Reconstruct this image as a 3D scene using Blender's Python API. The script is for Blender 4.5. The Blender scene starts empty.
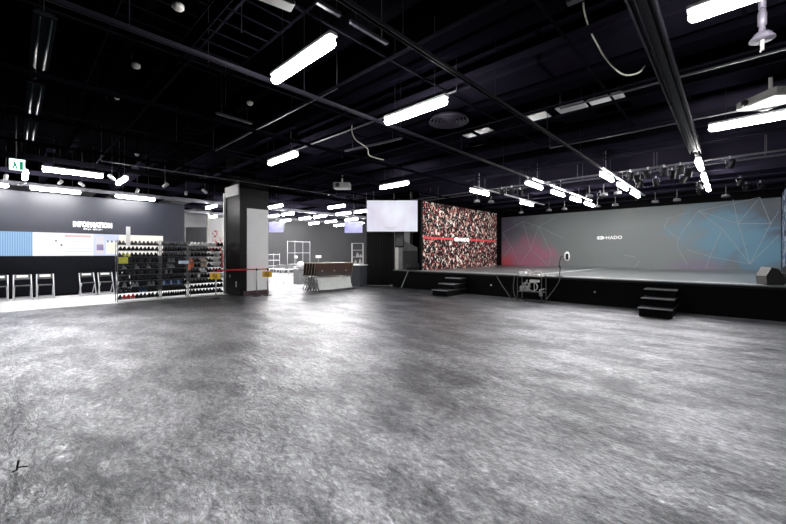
import bpy, math, random
from mathutils import Vector, Matrix
random.seed(7)
PI = math.pi
C = bpy.context.scene.collection
sc = bpy.context.scene

# ------------------------------------------------------------ camera, world, exposure
YAW = math.radians(43.44)
cd = bpy.data.cameras.new('camera'); cam = bpy.data.objects.new('camera', cd); C.objects.link(cam)
cam.location = (0, 0, 1.5); cam.rotation_euler = (PI/2, 0, YAW)
cd.sensor_width = 36; cd.lens = 358.0/786*36; cd.shift_y = -8.5/786
cd.clip_start = .05; cd.clip_end = 200
sc.camera = cam
w = bpy.data.worlds.new('world'); sc.world = w; w.use_nodes = True
w.node_tree.nodes['Background'].inputs[0].default_value = (.02, .02, .025, 1)
w.node_tree.nodes['Background'].inputs[1].default_value = .3
sc.view_settings.view_transform = 'Standard'; sc.view_settings.look = 'None'
sc.view_settings.exposure = 0.0; sc.view_settings.gamma = 1; sc.view_settings.use_curve_mapping = False
LAMP = 78.0          # emission of the tube diffusers
LOBBY = 130.0
STAGE = 125.0

# ------------------------------------------------------------ geometry of the picture (used to read positions)
cy_, sy_ = math.cos(YAW), math.sin(YAW)
def ray(px):
    t = (px-393)/358.0
    return -sy_+t*cy_, cy_+t*sy_
def at_Y(px, py, Y):
    dx, dy = ray(px); D = Y/dy
    return dx*D, 1.5-(py-253.5)*D/358
def at_X(px, py, X):
    dx, dy = ray(px); D = X/dx
    return dy*D, 1.5-(py-253.5)*D/358

# ------------------------------------------------------------ materials
MATS = {}
def mat(name, col, rough=.5, metal=0., emit=0., spec=.5, var=.12, scale=6., bump=0., ecol=None):
    if name in MATS: return MATS[name]
    m = bpy.data.materials.new(name); m.use_nodes = True; nt = m.node_tree; N = nt.nodes; L = nt.links
    b = N['Principled BSDF']
    b.inputs['Roughness'].default_value = rough; b.inputs['Metallic'].default_value = metal
    b.inputs['Specular IOR Level'].default_value = spec
    tc = N.new('ShaderNodeTexCoord'); no = N.new('ShaderNodeTexNoise'); no.inputs['Scale'].default_value = scale
    no.inputs['Detail'].default_value = 4
    L.new(tc.outputs['Object'], no.inputs['Vector'])
    r = N.new('ShaderNodeValToRGB')
    r.color_ramp.elements[0].position = .3; r.color_ramp.elements[1].position = .7
    r.color_ramp.elements[0].color = tuple(c*(1-var) for c in col)+(1,)
    r.color_ramp.elements[1].color = tuple(min(1, c*(1+var)) for c in col)+(1,)
    L.new(no.outputs['Fac'], r.inputs['Fac']); L.new(r.outputs['Color'], b.inputs['Base Color'])
    if emit:
        b.inputs['Emission Color'].default_value = tuple(ecol or col)+(1,); b.inputs['Emission Strength'].default_value = emit
    if bump:
        bp = N.new('ShaderNodeBump'); bp.inputs['Strength'].default_value = bump
        L.new(no.outputs['Fac'], bp.inputs['Height']); L.new(bp.outputs['Normal'], b.inputs['Normal'])
    MATS[name] = m
    return m

def mat_floor():
    m = bpy.data.materials.new('crinkled_epoxy'); m.use_nodes = True; nt = m.node_tree; N = nt.nodes; L = nt.links
    b = N['Principled BSDF']
    tc = N.new('ShaderNodeTexCoord')
    mp = N.new('ShaderNodeMapping'); mp.inputs['Rotation'].default_value = (0, 0, .75); mp.inputs['Scale'].default_value = (1.5, 2.9, 1)
    L.new(tc.outputs['Object'], mp.inputs['Vector'])
    # warp
    wn = N.new('ShaderNodeTexNoise'); wn.inputs['Scale'].default_value = 1.1; wn.inputs['Detail'].default_value = 3
    L.new(mp.outputs[0], wn.inputs['Vector'])
    wm = N.new('ShaderNodeVectorMath'); wm.operation = 'SCALE'; wm.inputs['Scale'].default_value = .8
    L.new(wn.outputs['Color'], wm.inputs[0])
    wa = N.new('ShaderNodeVectorMath'); wa.operation = 'ADD'
    L.new(mp.outputs[0], wa.inputs[0]); L.new(wm.outputs[0], wa.inputs[1])
    def ridged(scale, detail, rough=.6):
        n = N.new('ShaderNodeTexNoise'); n.inputs['Scale'].default_value = scale; n.inputs['Detail'].default_value = detail
        n.inputs['Roughness'].default_value = rough; L.new(wa.outputs[0], n.inputs['Vector'])
        s = N.new('ShaderNodeMath'); s.operation = 'SUBTRACT'; s.inputs[1].default_value = .5; L.new(n.outputs['Fac'], s.inputs[0])
        a = N.new('ShaderNodeMath'); a.operation = 'ABSOLUTE'; L.new(s.outputs[0], a.inputs[0])
        return a.outputs[0]
    def mul(x, k):
        q = N.new('ShaderNodeMath'); q.operation = 'MULTIPLY'; q.inputs[1].default_value = k; L.new(x, q.inputs[0]); return q.outputs[0]
    def add(x, y):
        q = N.new('ShaderNodeMath'); q.operation = 'ADD'; L.new(x, q.inputs[0]); L.new(y, q.inputs[1]); return q.outputs[0]
    r1 = ridged(2.6, 8, .68); r2 = ridged(9, 5, .7)
    def smooth(scale, detail, rough, src):
        n = N.new('ShaderNodeTexNoise'); n.inputs['Scale'].default_value = scale; n.inputs['Detail'].default_value = detail
        n.inputs['Roughness'].default_value = rough; n.inputs['Distortion'].default_value = .6; L.new(src, n.inputs['Vector']); return n.outputs['Fac']
    s1 = smooth(3.2, 4, .6, wa.outputs[0]); s2 = smooth(17, 4, .65, wa.outputs[0]); s3 = smooth(55, 3, .6, tc.outputs['Object'])
    h = add(add(mul(s1, 1.0), mul(s2, .55)), mul(s3, .22))
    bp = N.new('ShaderNodeBump'); bp.inputs['Strength'].default_value = 1.0; bp.inputs['Distance'].default_value = .015
    L.new(h, bp.inputs['Height']); L.new(bp.outputs['Normal'], b.inputs['Normal'])
    # colour: charcoal with worn darker and lighter patches
    pn = N.new('ShaderNodeTexNoise'); pn.inputs['Scale'].default_value = .75; pn.inputs['Detail'].default_value = 10; pn.inputs['Roughness'].default_value = .72
    L.new(wa.outputs[0], pn.inputs['Vector'])
    cr = N.new('ShaderNodeValToRGB'); cr.color_ramp.elements[0].position = .40; cr.color_ramp.elements[1].position = .60
    cr.color_ramp.elements[0].color = (.19, .196, .215, 1); cr.color_ramp.elements[1].color = (.60, .61, .65, 1)
    L.new(pn.outputs['Fac'], cr.inputs['Fac'])
    # thin crease lines, their shade painted dark into the colour
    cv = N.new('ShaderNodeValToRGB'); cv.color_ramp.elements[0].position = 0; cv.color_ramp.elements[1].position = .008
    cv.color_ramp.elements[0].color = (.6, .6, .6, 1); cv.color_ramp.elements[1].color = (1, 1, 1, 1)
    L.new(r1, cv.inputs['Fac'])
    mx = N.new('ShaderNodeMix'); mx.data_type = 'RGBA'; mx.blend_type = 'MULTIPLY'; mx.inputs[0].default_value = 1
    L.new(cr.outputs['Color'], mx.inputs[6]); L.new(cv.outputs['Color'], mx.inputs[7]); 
    # grain, with relief shading painted into the colour: paler highs, darker pits
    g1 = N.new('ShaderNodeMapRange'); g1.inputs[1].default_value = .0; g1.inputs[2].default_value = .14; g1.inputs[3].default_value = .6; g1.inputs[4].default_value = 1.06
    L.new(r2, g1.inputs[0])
    g2 = N.new('ShaderNodeTexNoise'); g2.inputs['Scale'].default_value = 8; g2.inputs['Detail'].default_value = 10; g2.inputs['Roughness'].default_value = .8
    L.new(mp.outputs[0], g2.inputs['Vector'])
    g3 = N.new('ShaderNodeMapRange'); g3.inputs[1].default_value = .36; g3.inputs[2].default_value = .62; g3.inputs[3].default_value = .35; g3.inputs[4].default_value = 1.35
    L.new(g2.outputs['Fac'], g3.inputs[0])
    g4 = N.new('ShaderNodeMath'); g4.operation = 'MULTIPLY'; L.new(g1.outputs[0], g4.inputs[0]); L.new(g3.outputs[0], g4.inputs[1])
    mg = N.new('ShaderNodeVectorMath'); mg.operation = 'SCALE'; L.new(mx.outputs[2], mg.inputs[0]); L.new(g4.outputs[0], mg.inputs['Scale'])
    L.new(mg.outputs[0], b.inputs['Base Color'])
    rr = N.new('ShaderNodeMapRange'); rr.inputs[1].default_value = .3; rr.inputs[2].default_value = .7
    rr.inputs[3].default_value = .285; rr.inputs[4].default_value = .33
    L.new(pn.outputs['Fac'], rr.inputs[0]); L.new(rr.outputs[0], b.inputs['Roughness'])
    b.inputs['Specular IOR Level'].default_value = .9
    b.inputs['Metallic'].default_value = .9
    return m

def mat_crowd(name, cols, sc_=1.0, lightcol=(.75, .62, .58), along='Y'):
    """blurred mass of spectators: elongated pale blobs over dark and coloured ones"""
    m = bpy.data.materials.new(name); m.use_nodes = True; nt = m.node_tree; N = nt.nodes; L = nt.links
    b = N['Principled BSDF']; b.inputs['Roughness'].default_value = .7; b.inputs['Specular IOR Level'].default_value = .08
    tc = N.new('ShaderNodeTexCoord'); mp = N.new('ShaderNodeMapping'); mp.inputs['Scale'].default_value = ((1, 6.0*sc_, 4.6*sc_) if along == 'Y' else (6.0*sc_, 1, 4.6*sc_))
    L.new(tc.outputs['Object'], mp.inputs['Vector'])
    ns = N.new('ShaderNodeTexNoise'); ns.inputs['Scale'].default_value = 1.5; L.new(mp.outputs[0], ns.inputs['Vector'])
    vm = N.new('ShaderNodeVectorMath'); vm.operation = 'SCALE'; vm.inputs['Scale'].default_value = .9; L.new(ns.outputs['Color'], vm.inputs[0])
    va = N.new('ShaderNodeVectorMath'); va.operation = 'ADD'; L.new(mp.outputs[0], va.inputs[0]); L.new(vm.outputs[0], va.inputs[1])
    v = N.new('ShaderNodeTexVoronoi'); v.inputs['Scale'].default_value = 1.0; L.new(va.outputs[0], v.inputs['Vector'])
    sp = N.new('ShaderNodeSeparateColor'); L.new(v.outputs['Color'], sp.inputs[0])
    r = N.new('ShaderNodeValToRGB'); r.color_ramp.interpolation = 'CONSTANT'
    e = r.color_ramp.elements
    while len(e) < len(cols): e.new(.5)
    for k, (p, c) in enumerate(cols): e[k].position = p; e[k].color = tuple(c)+(1,)
    L.new(sp.outputs[0], r.inputs['Fac'])
    v2 = N.new('ShaderNodeTexVoronoi'); v2.inputs['Scale'].default_value = 1.9; L.new(va.outputs[0], v2.inputs['Vector'])
    sp2 = N.new('ShaderNodeSeparateColor'); L.new(v2.outputs['Color'], sp2.inputs[0])
    r2 = N.new('ShaderNodeValToRGB'); r2.color_ramp.elements[0].position = .28; r2.color_ramp.elements[1].position = .42
    r2.color_ramp.elements[0].color = (1, 1, 1, 1); r2.color_ramp.elements[1].color = (0, 0, 0, 1)
    L.new(v2.outputs['Distance'], r2.inputs['Fac'])
    gt = N.new('ShaderNodeMath'); gt.operation = 'GREATER_THAN'; gt.inputs[1].default_value = .68; L.new(sp2.outputs[1], gt.inputs[0])
    mu = N.new('ShaderNodeMath'); mu.operation = 'MULTIPLY'; L.new(r2.outputs['Color'], mu.inputs[0]); L.new(gt.outputs[0], mu.inputs[1])
    mx = N.new('ShaderNodeMix'); mx.data_type = 'RGBA'; L.new(mu.outputs[0], mx.inputs[0]); L.new(r.outputs['Color'], mx.inputs[6])
    mx.inputs[7].default_value = tuple(lightcol)+(1,)
    L.new(mx.outputs[2], b.inputs['Base Color'])
    return m

def mat_backdrop():
    m = bpy.data.materials.new('printed_backdrop'); m.use_nodes = True; nt = m.node_tree; N = nt.nodes; L = nt.links
    b = N['Principled BSDF']; b.inputs['Roughness'].default_value = .42
    tc = N.new('ShaderNodeTexCoord')
    no = N.new('ShaderNodeTexNoise'); no.inputs['Scale'].default_value = .8; no.inputs['Detail'].default_value = 9; no.inputs['Distortion'].default_value = 1.2
    L.new(tc.outputs['Object'], no.inputs['Vector'])
    def blob(cx, cz, rx, rz, amt):
        mp = N.new('ShaderNodeMapping'); mp.inputs['Location'].default_value = (-cx/rx, 0, -cz/rz); mp.inputs['Scale'].default_value = (1/rx, 0, 1/rz)
        L.new(tc.outputs['Object'], mp.inputs['Vector'])
        ln = N.new('ShaderNodeVectorMath'); ln.operation = 'LENGTH'; L.new(mp.outputs[0], ln.inputs[0])
        a = N.new('ShaderNodeMath'); a.operation = 'MULTIPLY_ADD'; L.new(no.outputs['Fac'], a.inputs[0]); a.inputs[1].default_value = amt; a.inputs[2].default_value = -amt*.5
        s = N.new('ShaderNodeMath'); s.operation = 'ADD'; L.new(ln.outputs['Value'], s.inputs[0]); L.new(a.outputs[0], s.inputs[1])
        mr = N.new('ShaderNodeMapRange'); mr.interpolation_type = 'SMOOTHSTEP'; mr.inputs[1].default_value = 1.1; mr.inputs[2].default_value = .15
        mr.inputs[3].default_value = 0; mr.inputs[4].default_value = 1
        L.new(s.outputs[0], mr.inputs[0]); return mr.outputs[0]
    def over(prev, fac, col):
        mx = N.new('ShaderNodeMix'); mx.data_type = 'RGBA'; L.new(fac, mx.inputs[0])
        if isinstance(prev, tuple): mx.inputs[6].default_value = prev
        else: L.new(prev, mx.inputs[6])
        mx.inputs[7].default_value = tuple(col)+(1,); return mx.outputs[2]
    c = over((.195, .215, .217, 1), blob(-10.8, 3.0, 3.4, 2.0, .9), (.10, .085, .12))
    c = over(c, blob(-9.1, 1.1, 2.6, 1.7, 1.4), (.44, .15, .235))
    c = over(c, blob(-10.2, 1.0, .9, .6, .8), (.55, .09, .11))
    c = over(c, blob(.9, 2.3, 2.2, 2.4, 1.0), (.07, .085, .12))
    c = over(c, blob(-.3, 2.4, 2.2, 1.4, 2.4), (.13, .27, .37))
    c = over(c, blob(.9, 1.6, 1.3, 1.0, 2.2), (.12, .26, .36))
    c = over(c, blob(-1.2, .9, 1.2, .5, 1.2), (.20, .17, .23))
    L.new(c, b.inputs['Base Color'])
    return m

def mat_screen(name, c1, c2, strength, scale=(1, .5, .8), stripes=False):
    m = bpy.data.materials.new(name); m.use_nodes = True; nt = m.node_tree; N = nt.nodes; L = nt.links
    b = N['Principled BSDF']; b.inputs['Base Color'].default_value = (.02, .02, .02, 1); b.inputs['Roughness'].default_value = .3
    tc = N.new('ShaderNodeTexCoord'); mp = N.new('ShaderNodeMapping'); mp.inputs['Scale'].default_value = scale
    L.new(tc.outputs['Object'], mp.inputs['Vector'])
    if stripes:
        t = N.new('ShaderNodeTexWave'); t.bands_direction = 'Y'; t.inputs['Scale'].default_value = 2.6; t.inputs['Distortion'].default_value = .4
    else:
        t = N.new('ShaderNodeTexNoise'); t.inputs['Scale'].default_value = 1.6; t.inputs['Detail'].default_value = 2
    L.new(mp.outputs[0], t.inputs['Vector'])
    r = N.new('ShaderNodeValToRGB'); r.color_ramp.elements[0].position = .35; r.color_ramp.elements[1].position = .65
    r.color_ramp.elements[0].color = tuple(c1)+(1,); r.color_ramp.elements[1].color = tuple(c2)+(1,)
    L.new(t.outputs['Fac'], r.inputs['Fac']); L.new(r.outputs['Color'], b.inputs['Emission Color']); b.inputs['Emission Strength'].default_value = strength
    return m

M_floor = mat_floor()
M_chan = mat('channel_steel', (.014, .013, .020), .5, spec=.15)
M_lobbyfloor = mat('white_floor_tile', (.80, .80, .82), .35, var=.03, scale=1.5)
M_deck = mat('black_ceiling_paint', (.0008, .0008, .0011), .95, spec=0, scale=2)
M_black = mat('black_paint', (.0016, .0016, .002), .6, spec=.06, scale=2)
M_blackgloss = mat('black_gloss', (.006, .006, .007), .3, spec=.3)
M_purple = mat('violet_grey_steel', (.0125, .0110, .0185), .6, 0, spec=0, scale=1.5)
M_beam = mat('dark_violet_steel', (.0050, .0045, .008), .6, 0, spec=0, scale=1.5)
M_beamdk = mat('dark_painted_steel', (.0018, .0017, .0025), .7, 0, spec=0, scale=2)
M_reflector = mat('reflector_steel', (.42, .42, .44), .35, .8, scale=5)
M_wallgrey = mat('charcoal_wall', (.020, .022, .034), .45, scale=.8, var=.06)
M_walldk = mat('navy_black_wall', (.0025, .003, .006), .5, spec=.15, scale=.8)
M_lobbywall = mat('grey_lobby_wall', (.085, .085, .092), .45, scale=.5, var=.08)
M_white = mat('white_panel', (.86, .86, .87), .5, var=.03, scale=2)
M_offwhite = mat('off_white_plastic', (.62, .61, .58), .45, var=.06)
M_housing = mat('lamp_housing', (.55, .55, .56), .4)
M_chrome = mat('chrome_tube', (.72, .72, .74), .22, .9)
M_steel = mat('brushed_steel', (.5, .5, .52), .3, .85)
M_rod = mat('dark_rod', (.02, .02, .022), .5)
M_tube = mat('lamp_diffuser', (1, 1, 1), .4, emit=LAMP, ecol=(1, .985, .97))
M_tubes = mat('stage_lamp_diffuser', (1, 1, 1), .4, emit=STAGE, ecol=(1, .985, .97))
M_tubel = mat('lobby_lamp_diffuser', (1, 1, 1), .4, emit=LOBBY, ecol=(1, .985, .97))
M_red = mat('red_belt', (.55, .01, .02), .6)
M_yellow = mat('yellow_sign', (.85, .52, .05), .5)
M_grey = mat('mid_grey', (.22, .22, .23), .5)
M_stagetop = mat('stage_vinyl', (.10, .107, .11), .3, scale=1.2, var=.06)
M_edge = mat('pale_stage_edge', (.22, .23, .235), .35, var=.05)
M_line = mat('white_line_paint', (.80, .82, .82), .4, var=.03)
M_wire = mat('dark_cable', (.03, .03, .03), .5)
M_whitewire = mat('white_cable', (.7, .68, .6), .5)

# ------------------------------------------------------------ mesh helpers
class MB:
    def __init__(s): s.v = []; s.f = []; s.m = []
    def _add(s, vs, fs, mi=0):
        o = len(s.v); s.v += [tuple(v) for v in vs]; s.f += [tuple(i+o for i in f) for f in fs]; s.m += [mi]*len(fs); return s
    def box(s, x0, x1, y0, y1, z0, z1, mi=0, R=None):
        vs = [Vector((x, y, z)) for x in (x0, x1) for y in (y0, y1) for z in (z0, z1)]
        if R is not None: vs = [R @ v for v in vs]
        return s._add(vs, [(0, 1, 3, 2), (4, 6, 7, 5), (0, 4, 5, 1), (2, 3, 7, 6), (0, 2, 6, 4), (1, 5, 7, 3)], mi)
    def cbox(s, cx, cy, cz, sx, sy, sz, mi=0, R=None):
        return s.box(cx-sx/2, cx+sx/2, cy-sy/2, cy+sy/2, cz-sz/2, cz+sz/2, mi, R)
    def bbox(s, x0, x1, y0, y1, z0, z1, b=.01, mi=0, R=None):
        # box with chamfered edges: three stacked outlines on z
        def ring(i, z): return [(x0+i+b, y0+i, z), (x1-i-b, y0+i, z), (x1-i, y0+i+b, z), (x1-i, y1-i-b, z), (x1-i-b, y1-i, z), (x0+i+b, y1-i, z), (x0+i, y1-i-b, z), (x0+i, y0+i+b, z)]
        rs = [ring(b, z0), ring(0, z0+b), ring(0, z1-b), ring(b, z1)]
        vs = [Vector(p) for r in rs for p in r]
        if R is not None: vs = [R @ v for v in vs]
        fs = [tuple(range(7, -1, -1)), tuple(range(24, 32))]
        for k in range(3):
            for i in range(8): j = (i+1) % 8; fs.append((k*8+i, k*8+j, k*8+8+j, k*8+8+i))
        return s._add(vs, fs, mi)
    def cyl(s, p0, p1, r0, r1=None, n=10, mi=0, caps=True):
        r1 = r0 if r1 is None else r1
        p0, p1 = Vector(p0), Vector(p1); d = (p1-p0).normalized()
        a = Vector((0, 0, 1)) if abs(d.z) < .9 else Vector((1, 0, 0))
        u = d.cross(a).normalized(); v = d.cross(u)
        vs = []
        for p, r in ((p0, r0), (p1, r1)):
            for i in range(n): t = 2*PI*i/n; vs.append(p+u*math.cos(t)*r+v*math.sin(t)*r)
        fs = [(i, i+n, (i+1) % n+n, (i+1) % n) for i in range(n)]
        if caps: fs += [tuple(range(n)), tuple(range(2*n-1, n-1, -1))]
        return s._add(vs, fs, mi)
    def tube(s, pts, r, n=8, mi=0):
        pts = [Vector(p) for p in pts]; N_ = len(pts); vs = []
        u = None
        for k, p in enumerate(pts):
            d = (pts[min(k+1, N_-1)]-pts[max(k-1, 0)]).normalized()
            if u is None:
                a = Vector((0, 0, 1)) if abs(d.z) < .9 else Vector((1, 0, 0)); u = d.cross(a).normalized()
            else: u = (u-d*u.dot(d)).normalized()
            v = d.cross(u)
            for i in range(n): t = 2*PI*i/n; vs.append(p+u*math.cos(t)*r+v*math.sin(t)*r)
        fs = []
        for k in range(N_-1):
            for i in range(n): j = (i+1) % n; fs.append((k*n+i, k*n+n+i, k*n+n+j, k*n+j))
        fs += [tuple(range(n)), tuple(range(N_*n-1, N_*n-n-1, -1))]
        return s._add(vs, fs, mi)
    def lathe(s, prof, n=20, c=(0, 0, 0), mi=0, R=None, caps=True):
        vs = []
        for r, z in prof:
            for i in range(n):
                t = 2*PI*i/n; p = Vector((math.cos(t)*r, math.sin(t)*r, z))
                if R is not None: p = R @ p
                vs.append(p+Vector(c))
        fs = []
        for k in range(len(prof)-1):
            for i in range(n): j = (i+1) % n; fs.append((k*n+i, k*n+j, k*n+n+j, k*n+n+i))
        if caps: fs += [tuple(range(n-1, -1, -1)), tuple(range((len(prof)-1)*n, len(prof)*n))]
        return s._add(vs, fs, mi)
    def prism(s, outline, axis, a0, a1, mi=0):
        # outline: 2-D points in the plane of the two other axes
        def mk(p, a): return {'x': (a, p[0], p[1]), 'y': (p[0], a, p[1]), 'z': (p[0], p[1], a)}[axis]
        n = len(outline); vs = [mk(p, a0) for p in outline]+[mk(p, a1) for p in outline]
        fs = [tuple(range(n)), tuple(range(2*n-1, n-1, -1))]+[(i, i+n, (i+1) % n+n, (i+1) % n) for i in range(n)]
        return s._add(vs, fs, mi)
    def build(s, name, mats, parent=None, smooth=False, loc=None):
        me = bpy.data.meshes.new(name); me.from_pydata(s.v, [], s.f)
        if not isinstance(mats, (list, tuple)): mats = [mats]
        for m in mats: me.materials.append(m)
        for p, k in zip(me.polygons, s.m): p.material_index = k; p.use_smooth = smooth
        import bmesh
        bm = bmesh.new(); bm.from_mesh(me); bmesh.ops.recalc_face_normals(bm, faces=bm.faces); bm.to_mesh(me); bm.free()
        o = bpy.data.objects.new(name, me); C.objects.link(o)
        if parent is not None: o.parent = parent
        if loc: o.location = loc
        return o

def tag(o, label, cat, group=None):
    o['label'] = label; o['category'] = cat
    if group: o['group'] = group
    return o
def thing(name, label, cat, loc=(0, 0, 0), rotz=0, group=None):
    o = bpy.data.objects.new(name, None); C.objects.link(o); o.empty_display_size = .1
    o.location = loc; o.rotation_euler = (0, 0, rotz)
    return tag(o, label, cat, group)
def struct(name, mb, m, **k):
    o = mb.build(name, m, **k); o['kind'] = 'structure'; return o
def dup(root, loc, rotz=0, label=None, group=None):
    r = root.copy(); C.objects.link(r); r.location = loc; r.rotation_euler = (0, 0, rotz)
    if label: r['label'] = label
    if group: r['group'] = group
    for ch in list(root.children):
        c = ch.copy(); C.objects.link(c); c.parent = r
        for g in list(ch.children):
            d = g.copy(); C.objects.link(d); d.parent = c
    return r
_cur = {}
def lettering(name, text, m, width, height, parent, plane='Y', loc=(0, 0, 0), bold=.02, depth=.015):
    """flat raised letters fitted to width x height; 'Y': reads along +X facing -Y; 'X': reads along +Y facing +X"""
    cu = bpy.data.curves.new(name+'_curve', 'FONT'); cu.body = text; cu.size = 1; cu.offset = bold; cu.extrude = .02; cu.space_character = 1.05
    to = bpy.data.objects.new(name+'_tmp', cu); C.objects.link(to)
    dg = bpy.context.evaluated_depsgraph_get(); me = bpy.data.meshes.new_from_object(to.evaluated_get(dg))
    bpy.data.objects.remove(to); bpy.data.curves.remove(cu)
    xs = [v.co.x for v in me.vertices]; ys = [v.co.y for v in me.vertices]
    x0, x1, y0, y1 = min(xs), max(xs), min(ys), max(ys)
    for v in me.vertices:
        a = ((v.co.x-x0)/(x1-x0)-.5)*width; b = ((v.co.y-y0)/(y1-y0)-.5)*height; t = (v.co.z+.02)/.04*depth
        v.co = (a, -t, b) if plane == 'Y' else (t, a, b)
    me.materials.clear(); me.materials.append(m)
    o = bpy.data.objects.new(name, me); C.objects.link(o); o.parent = parent; o.location = loc
    return o

# ------------------------------------------------------------ room shell
XR, YB, XL = 1.5, 20.9, -25.0
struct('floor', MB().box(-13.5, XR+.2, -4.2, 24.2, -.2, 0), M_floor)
struct('floor_lobby', MB().box(XL-.2, -13.5, -4.2, 24.2, -.2, .002), M_lobbyfloor)
struct('ceiling', MB().box(XL-.2, XR+.2, -4.2, 24.2, 5.0, 5.2), M_deck)
struct('wall_right', MB().box(XR, XR+.2, -4.2, 24.2, 0, 5.0), M_black)
struct('wall_front', MB().box(XL, XR, -4.2, -4.0, 0, 5.0), M_black)
struct('wall_back', MB().box(-11.2, XR, YB, YB+.2, 0, 5.0), M_black)
struct('wall_far', MB().box(XL-.2, XL, -4.2, 24.2, 0, 5.0), M_lobbywall)
struct('wall_lobby_end', MB().box(XL, -11.2, 24.0, 24.2, 0, 5.0), M_lobbywall)
# partition behind the curtain that closes the stage's left flank
struct('wall_stage_side', MB().box(-11.2, -11.0, 13.0, YB, 0, 5.0), M_black)
struct('wall_stage_flank', MB().box(-11.0, -10.42, 18.6, YB, 0.78, 5.0), M_black)
# information wall
struct('wall_information', MB().box(-17.5, -17.3, -4.0, 5.07, 0, 3.6), M_wallgrey)
struct('baseboard_information', MB().box(-17.3, -17.27, -4.0, 5.07, .002, .1), M_black)
struct('trim_1', MB().box(-13.62, -13.45, -4.0, 24.0, 3.98, 4.12), M_beamdk)

# --- runs across the room (along X)
def run(n, y0, y1, z0, z1, m, x0=-13.5, x1=XR): return struct('trim_%d' % n, MB().box(x0, x1, y0, y1, z0, z1), m)
n = 2
for y0, y1, z0, z1, m in [(-2.6, -2.4, 4.2, 4.6, M_beamdk), (-.35, -.15, 4.25, 4.6, M_beamdk), (1.0, 1.12, 4.3, 4.6, M_beamdk), (2.95, 3.1, 4.3, 4.6, M_beamdk),
                          (4.05, 4.2, 4.2, 4.6, M_beam), (4.83, 4.87, 4.2, 4.3, M_purple), (5.95, 6.3, 4.2, 4.75, M_beam),
                          (7.5, 8.1, 4.25, 4.7, M_beam), (9.1, 9.3, 4.2, 4.5, M_purple), (10.0, 10.7, 4.2, 4.8, M_beam), (11.5, 11.65, 4.2, 4.6, M_purple),
                          (13.1, 14.1, 4.1, 4.7, M_purple), (15.1, 15.9, 4.1, 4.7, M_purple), (17.7, 18.3, 4.15, 4.7, M_beam), (19.2, 19.3, 4.1, 4.6, M_purple)]:
    run(n, y0, y1, z0, z1, m, x0=-13.4 if y1 < 13 else -10.7); n += 1
# wide flat air duct
t = thing('air_duct', 'wide flat dark violet air duct crossing the ceiling above the round vent', 'duct', (0, 5.1, 4.18))
MB().box(-8.3, 1.45, 0, .57, .02, .5).build('duct_body', M_purple, t)
for x in (-6.2, -4.1, -2.0, .1): MB().box(x-.02, x+.02, -.015, .585, 0.005, .52).build('duct_flange', M_beam, t)
# smooth lines of joists over the lobby
for k, y in enumerate((.6, 2.7, 4.8, 6.9, 9.0, 11.1, 13.2, 15.3)):
    struct('trim_%d' % n, MB().box(XL, -13.65, y, y+.18, 4.1, 4.4), M_purple if k % 2 else M_beam); n += 1
for k, x in enumerate((-15.2, -17.9, -20.3, -22.6)):
    struct('trim_%d' % n, MB().box(x-.05, x+.05, -3.9, 23.9, 3.85, 3.98), mat('dull_purlin', (.07, .068, .085), .4) if k % 2 else M_purple); n += 1
for y in (1.6, 3.45, 6.55, 7.1, 8.75, 9.7, 10.85, 11.25):
    struct('trim_%d' % n, MB().box(-13.3, XR, y, y+.03, 4.10, 4.13), mat('purlin_grey', (.009, .0085, .012), .6, spec=0)); n += 1
for x in (-1.5, -3.4, -5.4, -7.4, -9.4, -11.4):
    struct('trim_%d' % n, MB().box(x, x+.03, -3.9, 9.0, 4.135, 4.16), mat('purlin_grey', (1, 1, 1))); n += 1
# --- hanging steel channels (along Y)
for x, y0, y1, m in ((-.6, -3.9, 10.6, M_chan), (-2.55, -3.9, 10.8, M_chan), (-4.45, -3.9, 10.9, M_chan), (-6.5, -3.9, 11.2, M_beam), (-8.5, -3.9, 18.0, M_beamdk), (-10.5, -3.9, 12.6, M_beamdk)):
    b = MB()
    hw = .045 if x == -.6 else .026
    b.box(x-hw, x+hw, y0, y1, 3.80, 3.815).box(x-hw, x-hw+.006, y0, y1, 3.772, 3.80).box(x+hw-.006, x+hw, y0, y1, 3.772, 3.80)
    if x == -.6: b.box(x-.10, x-.085, y0, y1, 3.76, 3.82).box(x+.085, x+.10, y0, y1, 3.76, 3.82).box(x-.1, x+.1, y0, y1, 3.82, 3.84)
    y = y0+.6
    while y < y1: b.cyl((x, y, 3.82), (x, y, 5.0), .006, n=5); y += 2.05
    struct('trim_%d' % n, b, m); n += 1
for x in (-.6, -2.55, -4.45, -6.5):      # stage lighting tracks
    b = MB().box(x-.035, x+.035, 10.9, 17.3, 3.80, 3.84)
    y = 11.3
    while y < 17.3: b.cyl((x, y, 3.83), (x, y, 5.0), .008, n=5); y += 2.1
    struct('trim_%d' % n, b, M_steel); n += 1
# pipes across the stage for the spotlights
for y in (12.4, 12.95, 14.0, 15.8, 17.3, 19.4):
    b = MB().cyl((-10.6, y, 3.93), (1.45, y, 3.93), .024, n=8)
    for x in (-9.5, -7.2, -5.5, -3.6, -1.6, .6): b.cyl((x, y, 3.93), (x, y, 5.0), .008, n=5)
    struct('trim_%d' % n, b, mat('pipe_grey', (.045, .045, .05), .4, .2) if y < 13 else M_purple); n += 1

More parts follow.
